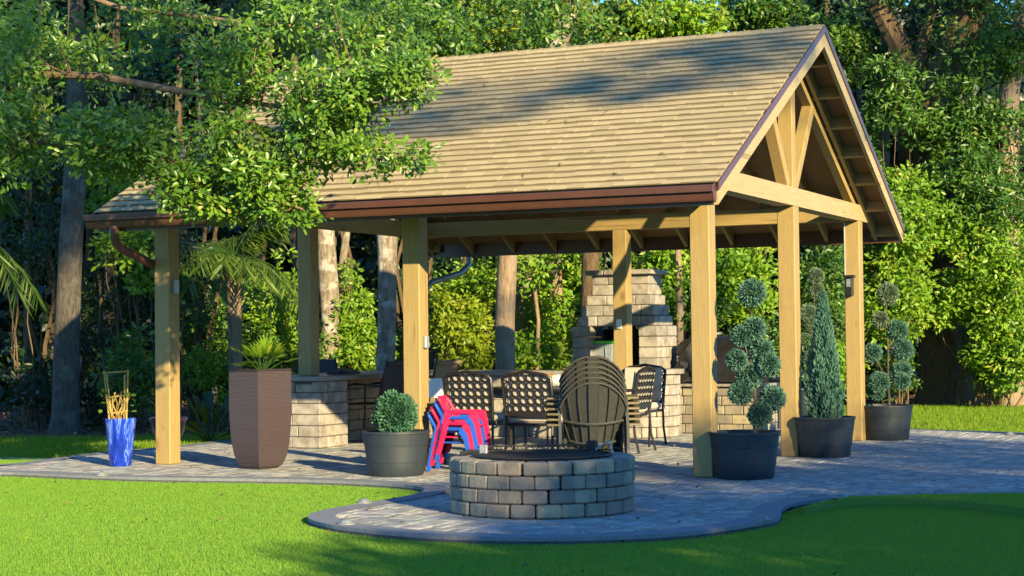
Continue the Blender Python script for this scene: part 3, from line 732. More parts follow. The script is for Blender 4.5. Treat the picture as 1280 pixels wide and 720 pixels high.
# ================================================================ POTS AND POTTED PLANTS
def view_shift(p, d): return Vector((p.x+f0.x*d, p.y+f0.y*d, 0.02))
tubm = MB().lathe([(0, 0), (.250, 0), (.258, .01), (.272, .12), (.277, .122), (.279, .135), (.276, .137), (.291, .275), (.296, .277), (.298, .29), (.295, .292), (.308, .385), (.318, .39), (.318, .41), (.298, .41), (.29, .36), (0, .36)], 40).mesh('tub', M['tub'], True)
soilm = MB().lathe([(.289, .362), (.2, .378), (.08, .372), (0, .38)], 24).mesh('soil', M['soil'], True)
def tub(name, label, u, v, group=None):
    t = thing(name, label, 'planter', view_shift(ground(u, v), .25), random.uniform(0, 6)); link('tub', tubm, t); link('soil', soilm, t); return t
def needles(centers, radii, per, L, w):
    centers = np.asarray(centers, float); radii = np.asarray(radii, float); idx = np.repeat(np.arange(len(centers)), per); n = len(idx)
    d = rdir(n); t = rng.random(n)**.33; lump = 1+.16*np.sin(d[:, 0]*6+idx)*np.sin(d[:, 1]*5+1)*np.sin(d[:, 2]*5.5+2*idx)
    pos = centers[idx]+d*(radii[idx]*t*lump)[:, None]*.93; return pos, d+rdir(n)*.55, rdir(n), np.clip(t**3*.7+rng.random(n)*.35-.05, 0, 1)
def plant(name, label, cat, foliage_mesh, stem_mb=None, group=None, stem_mat='twig', base=(0, 0, 0), fname='foliage'):
    t = thing(name, label, cat, base, 0, group)
    o = link(fname, foliage_mesh, t); 
    if stem_mb: stem_mb.build('stem', M[stem_mat], t, True)
    return t
def rel(p, b): return Vector(p)-Vector(b)
# boxwood
t = tub('tub_planter', 'slate grey round tub holding the clipped green ball shrub', 493, 599)
b = t.location+Vector((0, 0, .36)); D = (t.location-CAM).dot(fw)
c = deep(494, 517, D)-b
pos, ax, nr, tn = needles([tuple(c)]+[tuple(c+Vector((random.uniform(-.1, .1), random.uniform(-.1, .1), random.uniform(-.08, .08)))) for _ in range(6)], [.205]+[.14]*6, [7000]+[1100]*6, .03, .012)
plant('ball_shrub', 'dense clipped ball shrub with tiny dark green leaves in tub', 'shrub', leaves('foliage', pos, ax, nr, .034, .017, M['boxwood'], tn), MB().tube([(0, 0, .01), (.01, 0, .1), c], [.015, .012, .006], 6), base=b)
# pom-pom junipers
def pompom(lab, tublabel, u, v, balls, stempx, mat, matp=None, per=2300):
    t = tub('tub_planter', tublabel, u, v); b = t.location+Vector((0, 0, .37)); D = (t.location-CAM).dot(fw)
    cs, rs, pale = [], [], []
    for i, (bu, bv, br, *pl) in enumerate(balls):
        c = deep(bu, bv, D+random.uniform(-.08, .08))-b; cs.append(tuple(c)); rs.append(br*.88*D/FPX); pale.append(bool(pl))
    st = MB(); top = Vector(cs[0]); path = [deep(a, b_, D)-b for a, b_ in stempx]; path[0] = Vector((path[0].x, path[0].y, .005)); st.tube(path, np.linspace(.016, .006, len(path)), 7)
    for c in cs[1:]:
        c = Vector(c); k = min(path, key=lambda q: (q-c+Vector((0, 0, .12))).length); k = Vector(k) - Vector((0, 0, .03))
        st.tube([k, k.lerp(c, .5)+Vector((0, 0, -.02)), c], [.009, .008, .004], 6)
    th = thing('pompom_juniper', lab, 'topiary', b)
    st.build('stem', M['bark_grey'], th, True)
    for c, r, pl in zip(cs, rs, pale):
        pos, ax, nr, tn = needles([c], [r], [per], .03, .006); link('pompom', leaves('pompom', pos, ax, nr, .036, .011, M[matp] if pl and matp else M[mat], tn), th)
pompom('blue green pompom juniper in tub beside the front corner post', 'slate grey round tub holding the tall pompom juniper by the front corner post', 936, 603,
       [(940, 366, 18), (927, 420, 13), (943, 411, 15), (951, 439, 17), (921, 450, 13), (961, 456, 15), (937, 470, 17), (926, 491, 16), (966, 498, 17), (950, 518, 16)], [(943, 546), (944, 500), (940, 450), (939, 410), (940, 370)], 'juniper')
pompom('pompom juniper with pale sunlit top in tub outside the far gable post', 'slate grey round tub holding the pale topped pompom juniper', 1114, 553,
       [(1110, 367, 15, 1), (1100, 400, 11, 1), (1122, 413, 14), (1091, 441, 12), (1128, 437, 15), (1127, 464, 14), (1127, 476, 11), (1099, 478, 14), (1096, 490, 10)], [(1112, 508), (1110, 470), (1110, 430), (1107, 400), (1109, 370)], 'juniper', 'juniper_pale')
pompom('pale dusty green juniper with tall oval pompoms behind middle gable post', 'slate grey tub tucked behind the middle gable post', 1013, 522,
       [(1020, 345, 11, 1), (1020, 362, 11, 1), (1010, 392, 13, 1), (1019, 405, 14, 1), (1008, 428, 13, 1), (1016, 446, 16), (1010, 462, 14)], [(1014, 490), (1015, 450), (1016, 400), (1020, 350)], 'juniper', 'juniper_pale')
# conical juniper
t = tub('tub_planter', 'slate grey round tub holding the narrow cone juniper between gable posts', 1037, 575); b = t.location+Vector((0, 0, .36)); D = (t.location-CAM).dot(fw)
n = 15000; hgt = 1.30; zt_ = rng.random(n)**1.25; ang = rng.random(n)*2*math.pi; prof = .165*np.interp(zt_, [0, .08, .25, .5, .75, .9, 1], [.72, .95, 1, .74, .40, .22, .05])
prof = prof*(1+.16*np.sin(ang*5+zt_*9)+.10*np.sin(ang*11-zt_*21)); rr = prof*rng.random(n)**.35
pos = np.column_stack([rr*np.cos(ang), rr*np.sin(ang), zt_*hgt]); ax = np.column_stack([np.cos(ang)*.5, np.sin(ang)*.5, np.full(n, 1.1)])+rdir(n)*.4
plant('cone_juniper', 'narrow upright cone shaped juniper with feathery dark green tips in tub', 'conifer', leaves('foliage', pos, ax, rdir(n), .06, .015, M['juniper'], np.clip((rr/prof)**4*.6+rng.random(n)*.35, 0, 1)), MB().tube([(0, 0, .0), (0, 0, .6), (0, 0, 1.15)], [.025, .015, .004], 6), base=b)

# tall wicker planter
pb = ground(322, 590); pb = Vector((pb.x+f0.x*.22, pb.y+f0.y*.22, .02))
pl = thing('wicker_planter', 'tall tapering square brown wicker planter at the patio edge', 'planter', pb, YAW+math.radians(-41))
prof = [(.52, 0), (.66, .025), (.77, .07), (.86, .14), (.93, .25), (.985, .42), (1.01, .62), (1.0, .97)]; S_ = .215
me = bpy.data.meshes.new('shell'); vs, fs, uv = [], [], []
corner = [(-1, -1), (1, -1), (1, 1), (-1, 1)]
for k in range(4):
    (ax_, ay_), (bx_, by_) = corner[k], corner[(k+1) % 4]
    for i in range(len(prof)-1):
        (s0, z0_), (s1, z1) = prof[i], prof[i+1]; q = len(vs)
        vs += [(ax_*S_*s0, ay_*S_*s0, z0_), (bx_*S_*s0, by_*S_*s0, z0_), (bx_*S_*s1, by_*S_*s1, z1), (ax_*S_*s1, ay_*S_*s1, z1)]
        fs.append((q, q+1, q+2, q+3)); uv += [(k-S_*s0, z0_), (k+S_*s0, z0_), (k+S_*s1, z1), (k-S_*s1, z1)]
me.from_pydata(vs, [], fs); ul = me.uv_layers.new(name='UVMap')
for i, c in enumerate(uv): ul.data[i].uv = c
me.materials.append(M['wicker']); link('shell', me, pl)
for k in range(4):
    (ax_, ay_), (bx_, by_) = corner[k], corner[(k+1) % 4]
    MB().tube([(ax_*S_, ay_*S_, .972), (bx_*S_, by_*S_, .972)], .010, 6).build('rim', M['wicker'], pl)
MB().box((0, 0, .92), (.40, .40, .02)).build('soil', M['soil'], pl)
def fan_leaf(base, direction, L, nseg=13, spread=2.4, mat='leaf_bright', droop=.25, w=.035):
    d = Vector(direction).normalized(); s = d.cross(Vector((0, 0, 1))).normalized(); P, A = [], []
    for k in range(nseg):
        a = (k/(nseg-1)-.5)*spread; P.append(base); A.append(d*math.cos(a)+s*math.sin(a)+Vector((0, 0, -droop*abs(a)*.4)))
    n = nseg; Ls = np.array([L*(1-.25*abs(k/(nseg-1)-.5)*2) for k in range(nseg)])
    return np.array(P), np.array([tuple(x) for x in A]), Ls
def fan_palm(name, label, base, n, stem, L, mat, scale=1.0, group=None):
    t = thing(name, label, 'palm', base, 0, group); st = MB(); P, A, Ls = [], [], []
    for i in range(n):
        a = i*2.4+random.uniform(-.3, .3); el = random.uniform(.45, 1.25); d = Vector((math.cos(a)*math.cos(el), math.sin(a)*math.cos(el), math.sin(el))); l = stem*random.uniform(.6, 1.1)
        tip = d*l; st.tube([(0, 0, 0), tip*.5, tip], [.006, .005, .004], 5); p_, a_, l_ = fan_leaf(tuple(tip), d+Vector((0, 0, -.35)), L*random.uniform(.7, 1.1)); P.append(p_); A.append(a_); Ls.append(l_)
    P, A, Ls = np.concatenate(P), np.concatenate(A), np.concatenate(Ls); n_ = len(P); nr = rdir(n_)*.3+np.array([0, 0, 1])
    link('fronds', leaves('fronds', P, A, nr, Ls, .022*scale, mat), t); st.build('stems', M['frond'], t); return t
fan_palm('potted_palm', 'small yellow green fan palm growing in the wicker planter', pb+Vector((.02, .0, .93)), 17, .27, .22, M['leaf_bright'])
# blue glazed pot with cane trellis
bp = view_shift(ground(148, 586), .11)
pt = thing('glazed_pot', 'tall cobalt blue glazed pot with pale streaks on the paving', 'pot', bp)
MB().lathe([(0, 0), (.098, 0), (.108, .012), (.122, .12), (.140, .30), (.152, .43), (.158, .465), (.158, .485), (.146, .485), (.14, .44), (0, .44)], 36).build('vessel', M['blue_glaze'], pt, True)
MB().lathe([(.139, .442), (0, .45)], 20).build('soil', M['soil'], pt)
D = (bp-CAM).dot(fw); tr = thing('cane_trellis', 'bamboo cane trellis with dry tangled vine standing in the blue pot', 'trellis', bp+Vector((0, 0, .44)))
P_ = lambda u, v, dd=0: deep(u, v, D+dd)-tr.location
for a, b_ in (((137, 528), (130, 463)), ((158, 528), (160, 462)), ((140, 528), (133, 466)), ((155, 529), (156, 468))):
    MB().tube([P_(*a), P_(*b_)], .009, 6).build('cane', M['cane'], tr)
for a, b_ in (((128, 466), (162, 464)), ((134, 497), (160, 494)), ((136, 517), (160, 514))): MB().tube([P_(*a, -.02), P_(*b_, -.02)], .008, 6).build('cane', M['cane'], tr)
for k in range(16):
    u0 = random.uniform(138, 157); pts = [P_(u0, 528)]
    for j in range(3): u0 = min(162, max(132, u0+random.uniform(-8, 8))); pts.append(P_(u0, 518-j*random.uniform(10, 15), random.uniform(-.05, .05)))
    MB().tube(pts, .004, 5).build('vine', M['cane'], tr)
pos = np.array([tuple(P_(random.choice((128, 134, 163, 166)), random.uniform(488, 515), random.uniform(-.05, .05))) for _ in range(16)])
vl = leaves('vine_leaf', np.zeros((1, 3)), np.array([[1, 0, .2]]), np.array([[0, 0, 1.0]]), .065, .045, M['leaf_mid'], None, 'oak')
for p_ in pos: link('vine_leaf', vl, tr, tuple(p_), (random.uniform(-1, 1), random.uniform(-1, 1), random.uniform(0, 6)))
# dark urn behind the corner post
ub = view_shift(ground(206, 576), .2); ur = thing('urn', 'dark purple glazed urn standing behind the left corner post', 'urn', ub)
MB().lathe([(0, 0), (.14, 0), (.13, .03), (.07, .10), (.10, .16), (.17, .28), (.19, .38), (.215, .43), (.205, .44), (.17, .40), (0, .40)], 30).build('vessel', M['purple_glaze'], ur, True)

# ================================================================ FURNITURE
AD = {}
def adirondack():
    t = thing('adirondack_chair', '', 'chair'); m_ = M['resin']
    # chair faces +y, back leans towards -y
    lean = math.radians(20); nsl = 7; wtop = .70; wbot = .42; Lb = .70
    for k in range(nsl):
        a0, a1 = (k/nsl-.5), ((k+1)/nsl-.5)
        def edge(a): return Lb-.30*(2*abs(a))**2.3*1.0
        mb = MB(); rows = 6; g = .004
        for j in range(rows+1):
            for a, s in ((a0, 1), (a1, -1)):
                tt = j/rows*edge(a); wid = wbot+(wtop-wbot)*min(1, tt/(Lb*.75))**.8; cur = .10*(2*a)**2
                mb.v.append((a*wid+s*g, cur, tt))
        for j in range(rows):
            mb.f.append((2*j, 2*j+1, 2*j+3, 2*j+2))
        me = mb.mesh('slat', m_); bm = bmesh.new(); bm.from_mesh(me); ret = bmesh.ops.solidify(bm, geom=bm.faces[:], thickness=.022); bm.to_mesh(me); bm.free()
        link('slat', me, t, (0, -.18, .27), (lean, 0, 0))
    # ribs standing on the back, cross bands
    for k in range(nsl+1):
        a = k/nsl-.5; aa = max(-.495, min(.495, a)); Le = Lb-.30*(2*abs(aa))**2.3-.02
        pts = []
        for j in range(6):
            tt = j/5*Le; wid = wbot+(wtop-wbot)*min(1, tt/(Lb*.75))**.8; pts.append((aa*wid, .10*(2*aa)**2-.018, tt))
        MB().tube(pts, .006, 5).build('rib', m_, t, loc=(0, -.18, .27), rot=(lean, 0, 0))
    # rim tube along the arched top, paler resin painting in its highlight
    rim = []
    for a in np.linspace(-.497, .497, 15):
        tt = Lb-.30*(2*abs(a))**2.3; wid = wbot+(wtop-wbot)*min(1, tt/(Lb*.75))**.8; rim.append((a*wid, .10*(2*a)**2-.014, tt-.008))
    MB().tube(rim, .009, 6).build('rim', M['resin_rim_highlight'], t, True, loc=(0, -.18, .27), rot=(lean, 0, 0))
    for zz_, hh in ((.06, .035), (.27, .03)):
        wid = wbot+(wtop-wbot)*min(1, zz_/(Lb*.75))**.8
        MB().tube([(a*wid, .10*(2*a)**2-.025, zz_) for a in np.linspace(-.5, .5, 9)], .014, 6).build('crossband', m_, t, loc=(0, -.18, .27), rot=(lean, 0, 0))
    for k in range(5): MB().box((0, -.10+k*.115, .24+k*.022), (.50, .105, .02), (.19, 0, 0)).build('seat_slat', m_, t)
    for s in (-1, 1):
        MB().prism([(s*.33, -.30), (s*.45, -.28), (s*.47, .30), (s*.43, .42), (s*.32, .42), (s*.31, .0)], 2, .50, .522).build('arm', M['resin_arm'], t, bevel=.006)
        MB().bar((s*.34, .34, 0), (s*.34, .34, .50), .10, .028, (1, 0, 0)).build('leg', m_, t)
        mb = MB(); mb.prism([(-.42, 0), (-.30, 0), (-.18, .26), (-.26, .50), (-.34, .50), (-.34, .27)], 0, s*.325-.014, s*.325+.014); mb.build('leg', m_, t)
        MB().bar((s*.27, -.18, .22), (s*.27, .40, .33), .028, .10, (0, 0, 1)).build('side_rail', m_, t)
    return t
ap = ground(746, 604); ad = adirondack(); fa = YAW-.02
for i in range(6):
    o = ad if i == 5 else copy_tree(ad)
    o['label'] = ['bottom dark resin adirondack chair of the stack behind the fire pit', 'second dark adirondack chair up the stack behind the fire pit', 'third dark adirondack chair up the stack behind the fire pit',
                  'fourth dark adirondack chair up the stack behind the fire pit', 'fifth dark adirondack chair up the stack behind the fire pit', 'topmost dark adirondack chair of the stack behind the fire pit'][i]
    o['group'] = 'stacked adirondack chairs'
    q = Vector((ap.x, ap.y, 0)) + Vector((f0.x, f0.y, 0))*(.55+.040*i); o.location = (q.x, q.y, .02+.046*i); o.rotation_euler = (0, 0, fa); o.scale = (.93, .93, .93)
def kid_chair(mat):
    t = thing('child_chair', '', 'chair')
    # faces +x
    MB().box((.0, 0, .27), (.28, .28, .014)).build('seat', mat, t, bevel=.004)
    for yy in (-.085, 0, .085): MB().bar((-.14, yy, .27), (-.24, yy, .53), .055, .012, (1, 0, .4)).build('back_slat', mat, t)
    MB().bar((-.235, -.15, .53), (-.235, .15, .53), .06, .014, (1, 0, .4)).build('top_rail', mat, t)
    for s in (-1, 1):
        MB().tube([(-.235, s*.15, .53), (-.17, s*.16, .42), (-.12, s*.17, .40), (.12, s*.17, .40)], .017, 8).build('arm', mat, t, True)
        mb = MB(); mb.prism([(.08, .40), (.14, .41), (.155, .36), (.215, 0), (.175, 0), (.11, .30), (.06, .37)], 1, s*.17-.018, s*.17+.018); mb.build('leg', mat, t, bevel=.004)
        mb = MB(); mb.prism([(-.17, .42), (-.11, .40), (-.13, .30), (-.22, 0), (-.26, 0), (-.20, .30)], 1, s*.17-.018, s*.17+.018); mb.build('leg', mat, t, bevel=.004)
    return t
kb = ground(577, 592); ka = {'pink': kid_chair(M['pink']), 'blue': kid_chair(M['blue'])}; used = set()
for i, cn in enumerate(('blue', 'pink', 'blue', 'pink')):
    o = copy_tree(ka[cn]) if cn in used else ka[cn]; used.add(cn)
    o['label'] = ['blue plastic child chair at the bottom of the small stack', 'pink plastic child chair second from bottom of the small stack', 'blue plastic child chair between two pink ones in the small stack', 'pink plastic child chair on top of the small stack'][i]
    o['group'] = 'stacked child chairs'; q = view_shift(kb, .18)+Vector((math.cos(YAW-.22), math.sin(YAW-.22), 0))*(.034*i-.05); o.location = (q.x, q.y, .02+.052*i); o.rotation_euler = (0, 0, YAW-.22)
def lattice(w, hgt, nx, nz):
    mb = MB(); dx, dz = w/nx, hgt/nz
    for i in range(nx):
        for j in range(nz):
            cx, cz = -w/2+dx*(i+.5), dz*(j+.5)
            pts = [(cx+dx*.5*math.cos(a)*(.98), 0, cz+dz*.5*math.sin(a)*.98) for a in np.linspace(0, 2*math.pi, 9)]
            mb.tube(pts, .0085, 4, False)
    return mb
def dining_chair():
    t = thing('dining_chair', '', 'chair'); m_ = M['chair_black']
    # faces +y
    MB().box((0, .02, .40), (.50, .48, .03)).build('seat_frame', m_, t, bevel=.006)
    MB().box((0, .03, .455), (.49, .48, .08)).build('seat_cushion', M['cushion'], t, bevel=.025)
    MB().tube([(-.25, -.235, .44), (-.26, -.27, .70), (-.262, -.30, .86), (-.2, -.315, .895), (0, -.325, .925), (.2, -.315, .895), (.262, -.30, .86), (.26, -.27, .70), (.25, -.235, .44)], .017, 8).build('back_frame', m_, t, True)
    MB().bar((-.25, -.245, .50), (.25, -.245, .50), .02, .05).build('bottom_rail', m_, t)
    lt = lattice(.49, .38, 6, 5); lt.build('lattice', m_, t, loc=(0, -.25, .525), rot=(.16, 0, 0))
    MB().box((0, 0, .20), (.47, .05, .40)).build('back_cushion', M['cushion'], t, bevel=.02, loc=(0, -.205, .50), rot=(.16, 0, 0))
    for s in (-1, 1):
        MB().tube([(s*.262, -.275, .68), (s*.29, -.1, .665), (s*.30, .12, .66), (s*.285, .22, .62)], .014, 7).build('arm', m_, t, True)
        MB().tube([(s*.285, .22, .62), (s*.26, .23, .42), (s*.255, .25, 0)], .014, 7).build('leg', m_, t)
        MB().tube([(s*.25, -.235, .44), (s*.25, -.25, .2), (s*.26, -.30, 0)], .014, 7).build('leg', m_, t)
        MB().tube([(s*.245, -.22, .50), (s*.27, -.21, .47), (s*.285, -.23, .41)], .006, 5).build('tie_string', M['cushion'], t)
    return t
def back_at(u, v): p = ground(u, v); return p
c1 = ground(585, 583); c2 = ground(659, 585)
dc = dining_chair(); TCX, TCY = -2.85, 3.05
spots = [((c1.x, c1.y+.30), 0, 'black lattice back dining chair beside the stacked child chairs'), ((c2.x, c2.y+.30), 0.0, 'black lattice back dining chair between the adirondack stack and its twin'),
         ((-1.97, 3.0), math.pi/2, 'black lattice back dining chair at the table end beside the adirondack stack'), ((-2.95, 4.05), math.pi, 'black dining chair across the table facing the fire pit, bar counter side'), ((-2.2, 4.05), math.pi, 'black dining chair across the table facing the fire pit, fireplace side')]
for i, (xy, rz, lab) in enumerate(spots):
    o = dc if i == 0 else copy_tree(dc); o.location = (*xy, .02); o.rotation_euler = (0, 0, rz); o['label'] = lab; o['group'] = 'dining chairs around the dark table'
tb = thing('dining_table', 'dark patio dining table behind the lattice back chairs', 'table', (TCX, TCY, .02))
MB().box((0, 0, .685), (1.5, .95, .035)).build('table_top', M['table_dark'], tb, bevel=.01)
for sx_ in (-1, 1):
    for sy_ in (-1, 1): MB().tube([(sx_*.64, sy_*.38, .67), (sx_*.66, sy_*.40, 0)], .03, 8).build('leg', M['table_dark'], tb)
MB().box((0, 0, .63), (1.3, .75, .06)).build('apron', M['table_dark'], tb)
q = on_y(682, 480, TCY-.1)
lf = thing('bread_loaf', 'brown loaf in clear plastic wrap on the dark table', 'food', (q.x, TCY-.1, .7225))
mb = MB(); mb.tube([(-.17, 0, .065), (-.14, 0, .075), (0, .01, .085), (.1, 0, .08), (.14, 0, .07)], [.03, .065, .072, .068, .03], 12); mb.build('loaf', M['bread'], lf, True)
mb = MB(); mb.tube([(.09, 0, .07), (.16, .01, .075), (.22, 0, .06), (.27, .01, .075), (.30, 0, .09)], [.07, .075, .05, .03, .045], 9); mb.build('wrap', M['film'], lf, True)
def sling_chair(name, label, loc, rz, mat, group='sling chairs along the bar'):
    t = thing(name, label, 'chair', loc, rz, group); m_ = M['chair_black']
    MB().box((0, -.0, .21), (.40, .012, .46)).build('backrest', mat, t, loc=(0, -.20, .46), rot=(.22, 0, 0), bevel=.004)
    MB().tube([(-.20, -.02, .43), (0, -.03, .44), (.20, -.02, .43)], .028, 8).build('headrest', mat, t, True, loc=(0, -.20, .46), rot=(.22, 0, 0))
    MB().box((0, .03, .44), (.42, .44, .015)).build('seat', mat, t)
    for s in (-1, 1):
        MB().tube([(s*.215, .25, 0), (s*.215, .24, .44), (s*.215, -.18, .44), (s*.215, -.305, .93)], .013, 7).build('side_frame', m_, t)
        MB().tube([(s*.215, -.30, 0), (s*.215, -.15, .44)], .013, 7).build('leg', m_, t)
        MB().tube([(s*.225, -.23, .64), (s*.235, .1, .66), (s*.225, .24, .63), (s*.22, .245, .44)], .013, 7).build('arm', m_, t)
    return t
for lab, xy, rz, mt_ in (('black mesh sling chair pulled up to the bar counter', (-5.42, 3.62), 88, 'sling'), ('tan sling chair partly hidden by the front middle post', (-5.02, 4.25), 80, 'sling_tan'), ('dark sling chair on the outer side of the bar counter', (-6.98, 5.55), -100, 'sling')):
    o = sling_chair('sling_chair', lab, (*xy, .02), math.radians(rz), M[mt_]); o.scale = (1.1, 1.1, 1.1)
tr_ = thing('serving_tray', 'dark cloth covered tray lying on the bar counter slab', 'tray', (-5.62, 3.25, .86), .3)
MB().box((0, 0, .02), (.36, .24, .03)).build('tray', M['sling'], tr_, bevel=.01); MB().box((.04, .0, .05), (.24, .18, .04), (0, .12, .2)).build('cloth', M['purple_glaze'], tr_, bevel=.015)
lm = view_shift(ground(546, 562), .0); ls = thing('shade_lamp', 'white tapered lamp shade on a slim dark stand behind the front post', 'lamp', lm)
Dl = (lm-CAM).dot(fw); zl = deep(546, 486, Dl).z
MB().lathe([(.0, .0), (.10, 0), (.10, .015), (.012, .03), (.010, zl-.12)], 16).build('stand', M['black_metal'], ls, True)
MB().lathe([(.125, zl-.12), (.065, zl+.10), (.060, zl+.10), (.12, zl-.12)], 24).build('shade', M['white'], ls, True)
# path lights set on the paving edge
dome = MB().lathe([(.045, .0), (.045, .012), (.038, .026), (.02, .034), (0, .036)], 16).mesh('lens', M['glass_lamp'], True); ring = MB().lathe([(.065, 0), (.065, .008), (.045, .012), (.045, .0)], 18).mesh('collar', M['lamp_collar'], True)
for u, v in ((455, 632), (433, 659), (722, 673), (952, 654), (1052, 626), (1262, 545), (127, 597)):
    p = ground(u, v); t = thing('path_light', 'small pale dome path light set on the patio border', 'light', (p.x, p.y, .022), 0, 'path lights along the patio border'); link('collar', ring, t); link('lens', dome, t)

# ================================================================ TREES AND SHRUBS
def limb_path(a, b, sag=.0, wob=.06, n=6):
    a, b = Vector(a), Vector(b); L = (b-a).length; out = []
    for i in range(n+1):
        t = i/n; p = a.lerp(b, t); k = math.sin(t*math.pi)
        out.append(p+Vector((random.uniform(-wob, wob)*L*k, random.uniform(-wob, wob)*L*k, -sag*L*k+random.uniform(-wob, wob)*L*k*.5)))
    return out
def px_clumps(zones, dscale=1.0):
    """zones (u, v, depth, ru, rv, rdepth, count): twig centres in an ellipsoid of that real size about a point at that depth"""
    out = []
    for u, v, D, ru, rv, rd, n in zones:
        c = deep(u, v, D); d = rdir(n)*(rng.random(n)**.42)[:, None]; k = D/FPX
        P = np.array(c)[None]+d[:, :1]*np.array(RT)*ru*k+d[:, 1:2]*np.array(UP)*rv*k+d[:, 2:]*np.array(fw)*rd; out.append(P)
    return np.concatenate(out)
def veg(name, label, cat, base, centers, rad, per, L, w, mat, shape='rhomb', group=None, stems=None, stem_mat='twig', part='foliage', stem_name='stem', nst=7, r_st=.018):
    """leafy thing: leaves about twig centres, stems from its base to some of them"""
    base = Vector(base); C_ = np.asarray(centers)-np.array(base); pos, ax, nr, tn = clump_leaves(C_, np.full(len(C_), rad)*rng.uniform(.7, 1.3, len(C_)), per)
    t = thing(name, label, cat, base, 0, group); n = len(pos)
    link(part, leaves(part, pos, ax, nr, L*rng.uniform(.65, 1.25, n), w*rng.uniform(.7, 1.2, n), M[mat], tn, shape), t)
    st = MB() if stems is None else stems
    if nst:
        for k in rng.choice(len(C_), min(nst, len(C_)), replace=False):
            q = Vector(C_[k]); st.tube(limb_path((random.uniform(-.08, .08), random.uniform(-.08, .08), 0), q, 0, .05, 5), np.linspace(r_st, r_st*.3, 6), 5)
    if st.v: st.build(stem_name, M[stem_mat], t, True)
    return t
# --- the broadleaf tree whose boughs hang before the left half of the roof
OB = deepx(-235, 15.2); OB = Vector((OB.x, OB.y, -.03))
zones = [(18, 150, 14.2, 42, 84, .7, 66), (140, 180, 14.0, 88, 46, .7, 120), (225, 235, 13.9, 34, 34, .4, 40), (295, 90, 14.3, 52, 66, .7, 58), (285, 180, 14.2, 48, 42, .7, 52), (325, 225, 14.0, 62, 40, .6, 74), (290, 262, 14.0, 38, 18, .4, 24), (365, 258, 14.0, 24, 26, .4, 16),
         (425, 118, 14.2, 74, 50, .7, 92), (500, 98, 14.1, 50, 28, .5, 52), (390, 168, 14.2, 58, 46, .7, 56), (455, 190, 14.0, 44, 30, .5, 24), (512, 195, 14.0, 26, 20, .4, 9), (400, 28, 14.6, 80, 34, .8, 40), (90, 70, 14.8, 80, 40, .9, 40), (470, 45, 15.0, 70, 30, .7, 30), (15, 40, 14.6, 45, 50, .7, 24), (215, 12, 14.8, 60, 22, .6, 16)]
cs = px_clumps(zones)
high = blob_centers(620, deep(-60, -330, 15.5), (3.8, 3.2, 2.6), .1); cs2 = np.concatenate([cs, high])
st = MB(); o_ = lambda u, v, D: deep(u, v, D)-OB
def bough(pts, r0_, r1):
    P = [o_(*p) for p in pts]; st.tube(P, np.linspace(r0_, r1, len(P)), 8); return P
trunk_top = Vector((.1, 0, 3.0))
B1 = bough([(-235, 300, 15.2), (-120, 195, 14.8), (40, 180, 14.3), (125, 178, 14.1), (215, 205, 14.0), (300, 235, 14.0), (380, 262, 14.0)], .045, .008)
B2 = bough([(-235, 200, 15.2), (-60, 90, 14.9), (120, 95, 14.5), (260, 120, 14.3), (360, 135, 14.2), (450, 110, 14.2), (545, 95, 14.1)], .045, .006)
B3 = bough([(260, 120, 14.3), (330, 165, 14.2), (400, 185, 14.1), (470, 200, 14.0), (535, 188, 14.0)], .04, .006)
B4 = bough([(-235, 60, 15.2), (-40, -60, 15.0), (150, 10, 14.8), (330, 30, 14.7), (470, 40, 14.9)], .035, .006)
allb = [B[i].lerp(B[i+1], t) for B in (B1, B2, B3, B4) for i in range(len(B)-1) for t in (0, .17, .33, .5, .67, .83)]
for c in cs[::2]:
    c = Vector(c)-OB; k = min(allb, key=lambda q: (q-c).length); st.tube([k, k.lerp(c, .55)+Vector((0, 0, random.uniform(-.05, .05))), c], [.007, .005, .002], 4)
oak = veg('broadleaf_tree', 'broadleaf tree with glossy green leaves hanging before the shingled roof', 'tree', OB, cs2, .15, 32, .066, .029, 'oak', 'oak', nst=0, part='crown')
st.build('limb', M['bark_oak'], oak, True)
MB().tube([(0, 0, 0), (.02, .02, .5), (.05, 0, 1.6), (.0, .05, 2.6), (.0, 0, 3.6), (-.05, .02, 5.2), (0, 0, 7.0)], [.42, .30, .26, .25, .22, .16, .05], 12).build('trunk', M['bark_oak'], oak, True)

# --- trunks of the wood's edge, each a tree with its own crown
def tree(name, label, base, path, radii, mat, crown, rad, per, L, w, leafm, group=None, limbs=(), sides=12):
    """path in offsets from base; crown: list of ellipsoids (offset, radii, count)"""
    t = thing(name, label, 'tree', base, 0, group)
    # finer path with slight irregularity
    P = [Vector(p) for p in path]; MB().tube(P, radii, sides).build('trunk', M[mat], t, True)
    for lp, lr in limbs: MB().tube([Vector(q) for q in lp], lr, 8).build('limb', M[mat], t, True)
    if crown:
        cs = np.concatenate([blob_centers(n, c, r, .2) for c, r, n in crown]); pos, ax, nr, tn = clump_leaves(cs, np.full(len(cs), rad)*rng.uniform(.6, 1.4, len(cs)), per); n = len(pos)
        link('crown', leaves('crown', pos, ax, nr, L*rng.uniform(.65, 1.25, n), w*rng.uniform(.7, 1.2, n), M[leafm], tn), t)
    return t
g0 = ground(82, 540); base = Vector((g0.x, g0.y, -.03)); kx = lambda px, D: RT*px*D/FPX
tree('hardwood_tree', 'straight grey barked tree standing alone beyond the blue pot', base, [(0, 0, 0), (.0, 0, .25), kx(2, 25)+Vector((0, 0, 1.4)), kx(8, 25)+Vector((0, 0, 2.8)), kx(16, 25)+Vector((0, 0, 4.2)), kx(14, 25)+Vector((0, 0, 7))], [.27, .20, .18, .17, .155, .1], 'bark_grey',
     [((0, 0, 6.2), (2.4, 2.2, 1.4), 120)], .3, 30, .12, .06, 'leaf_mid')
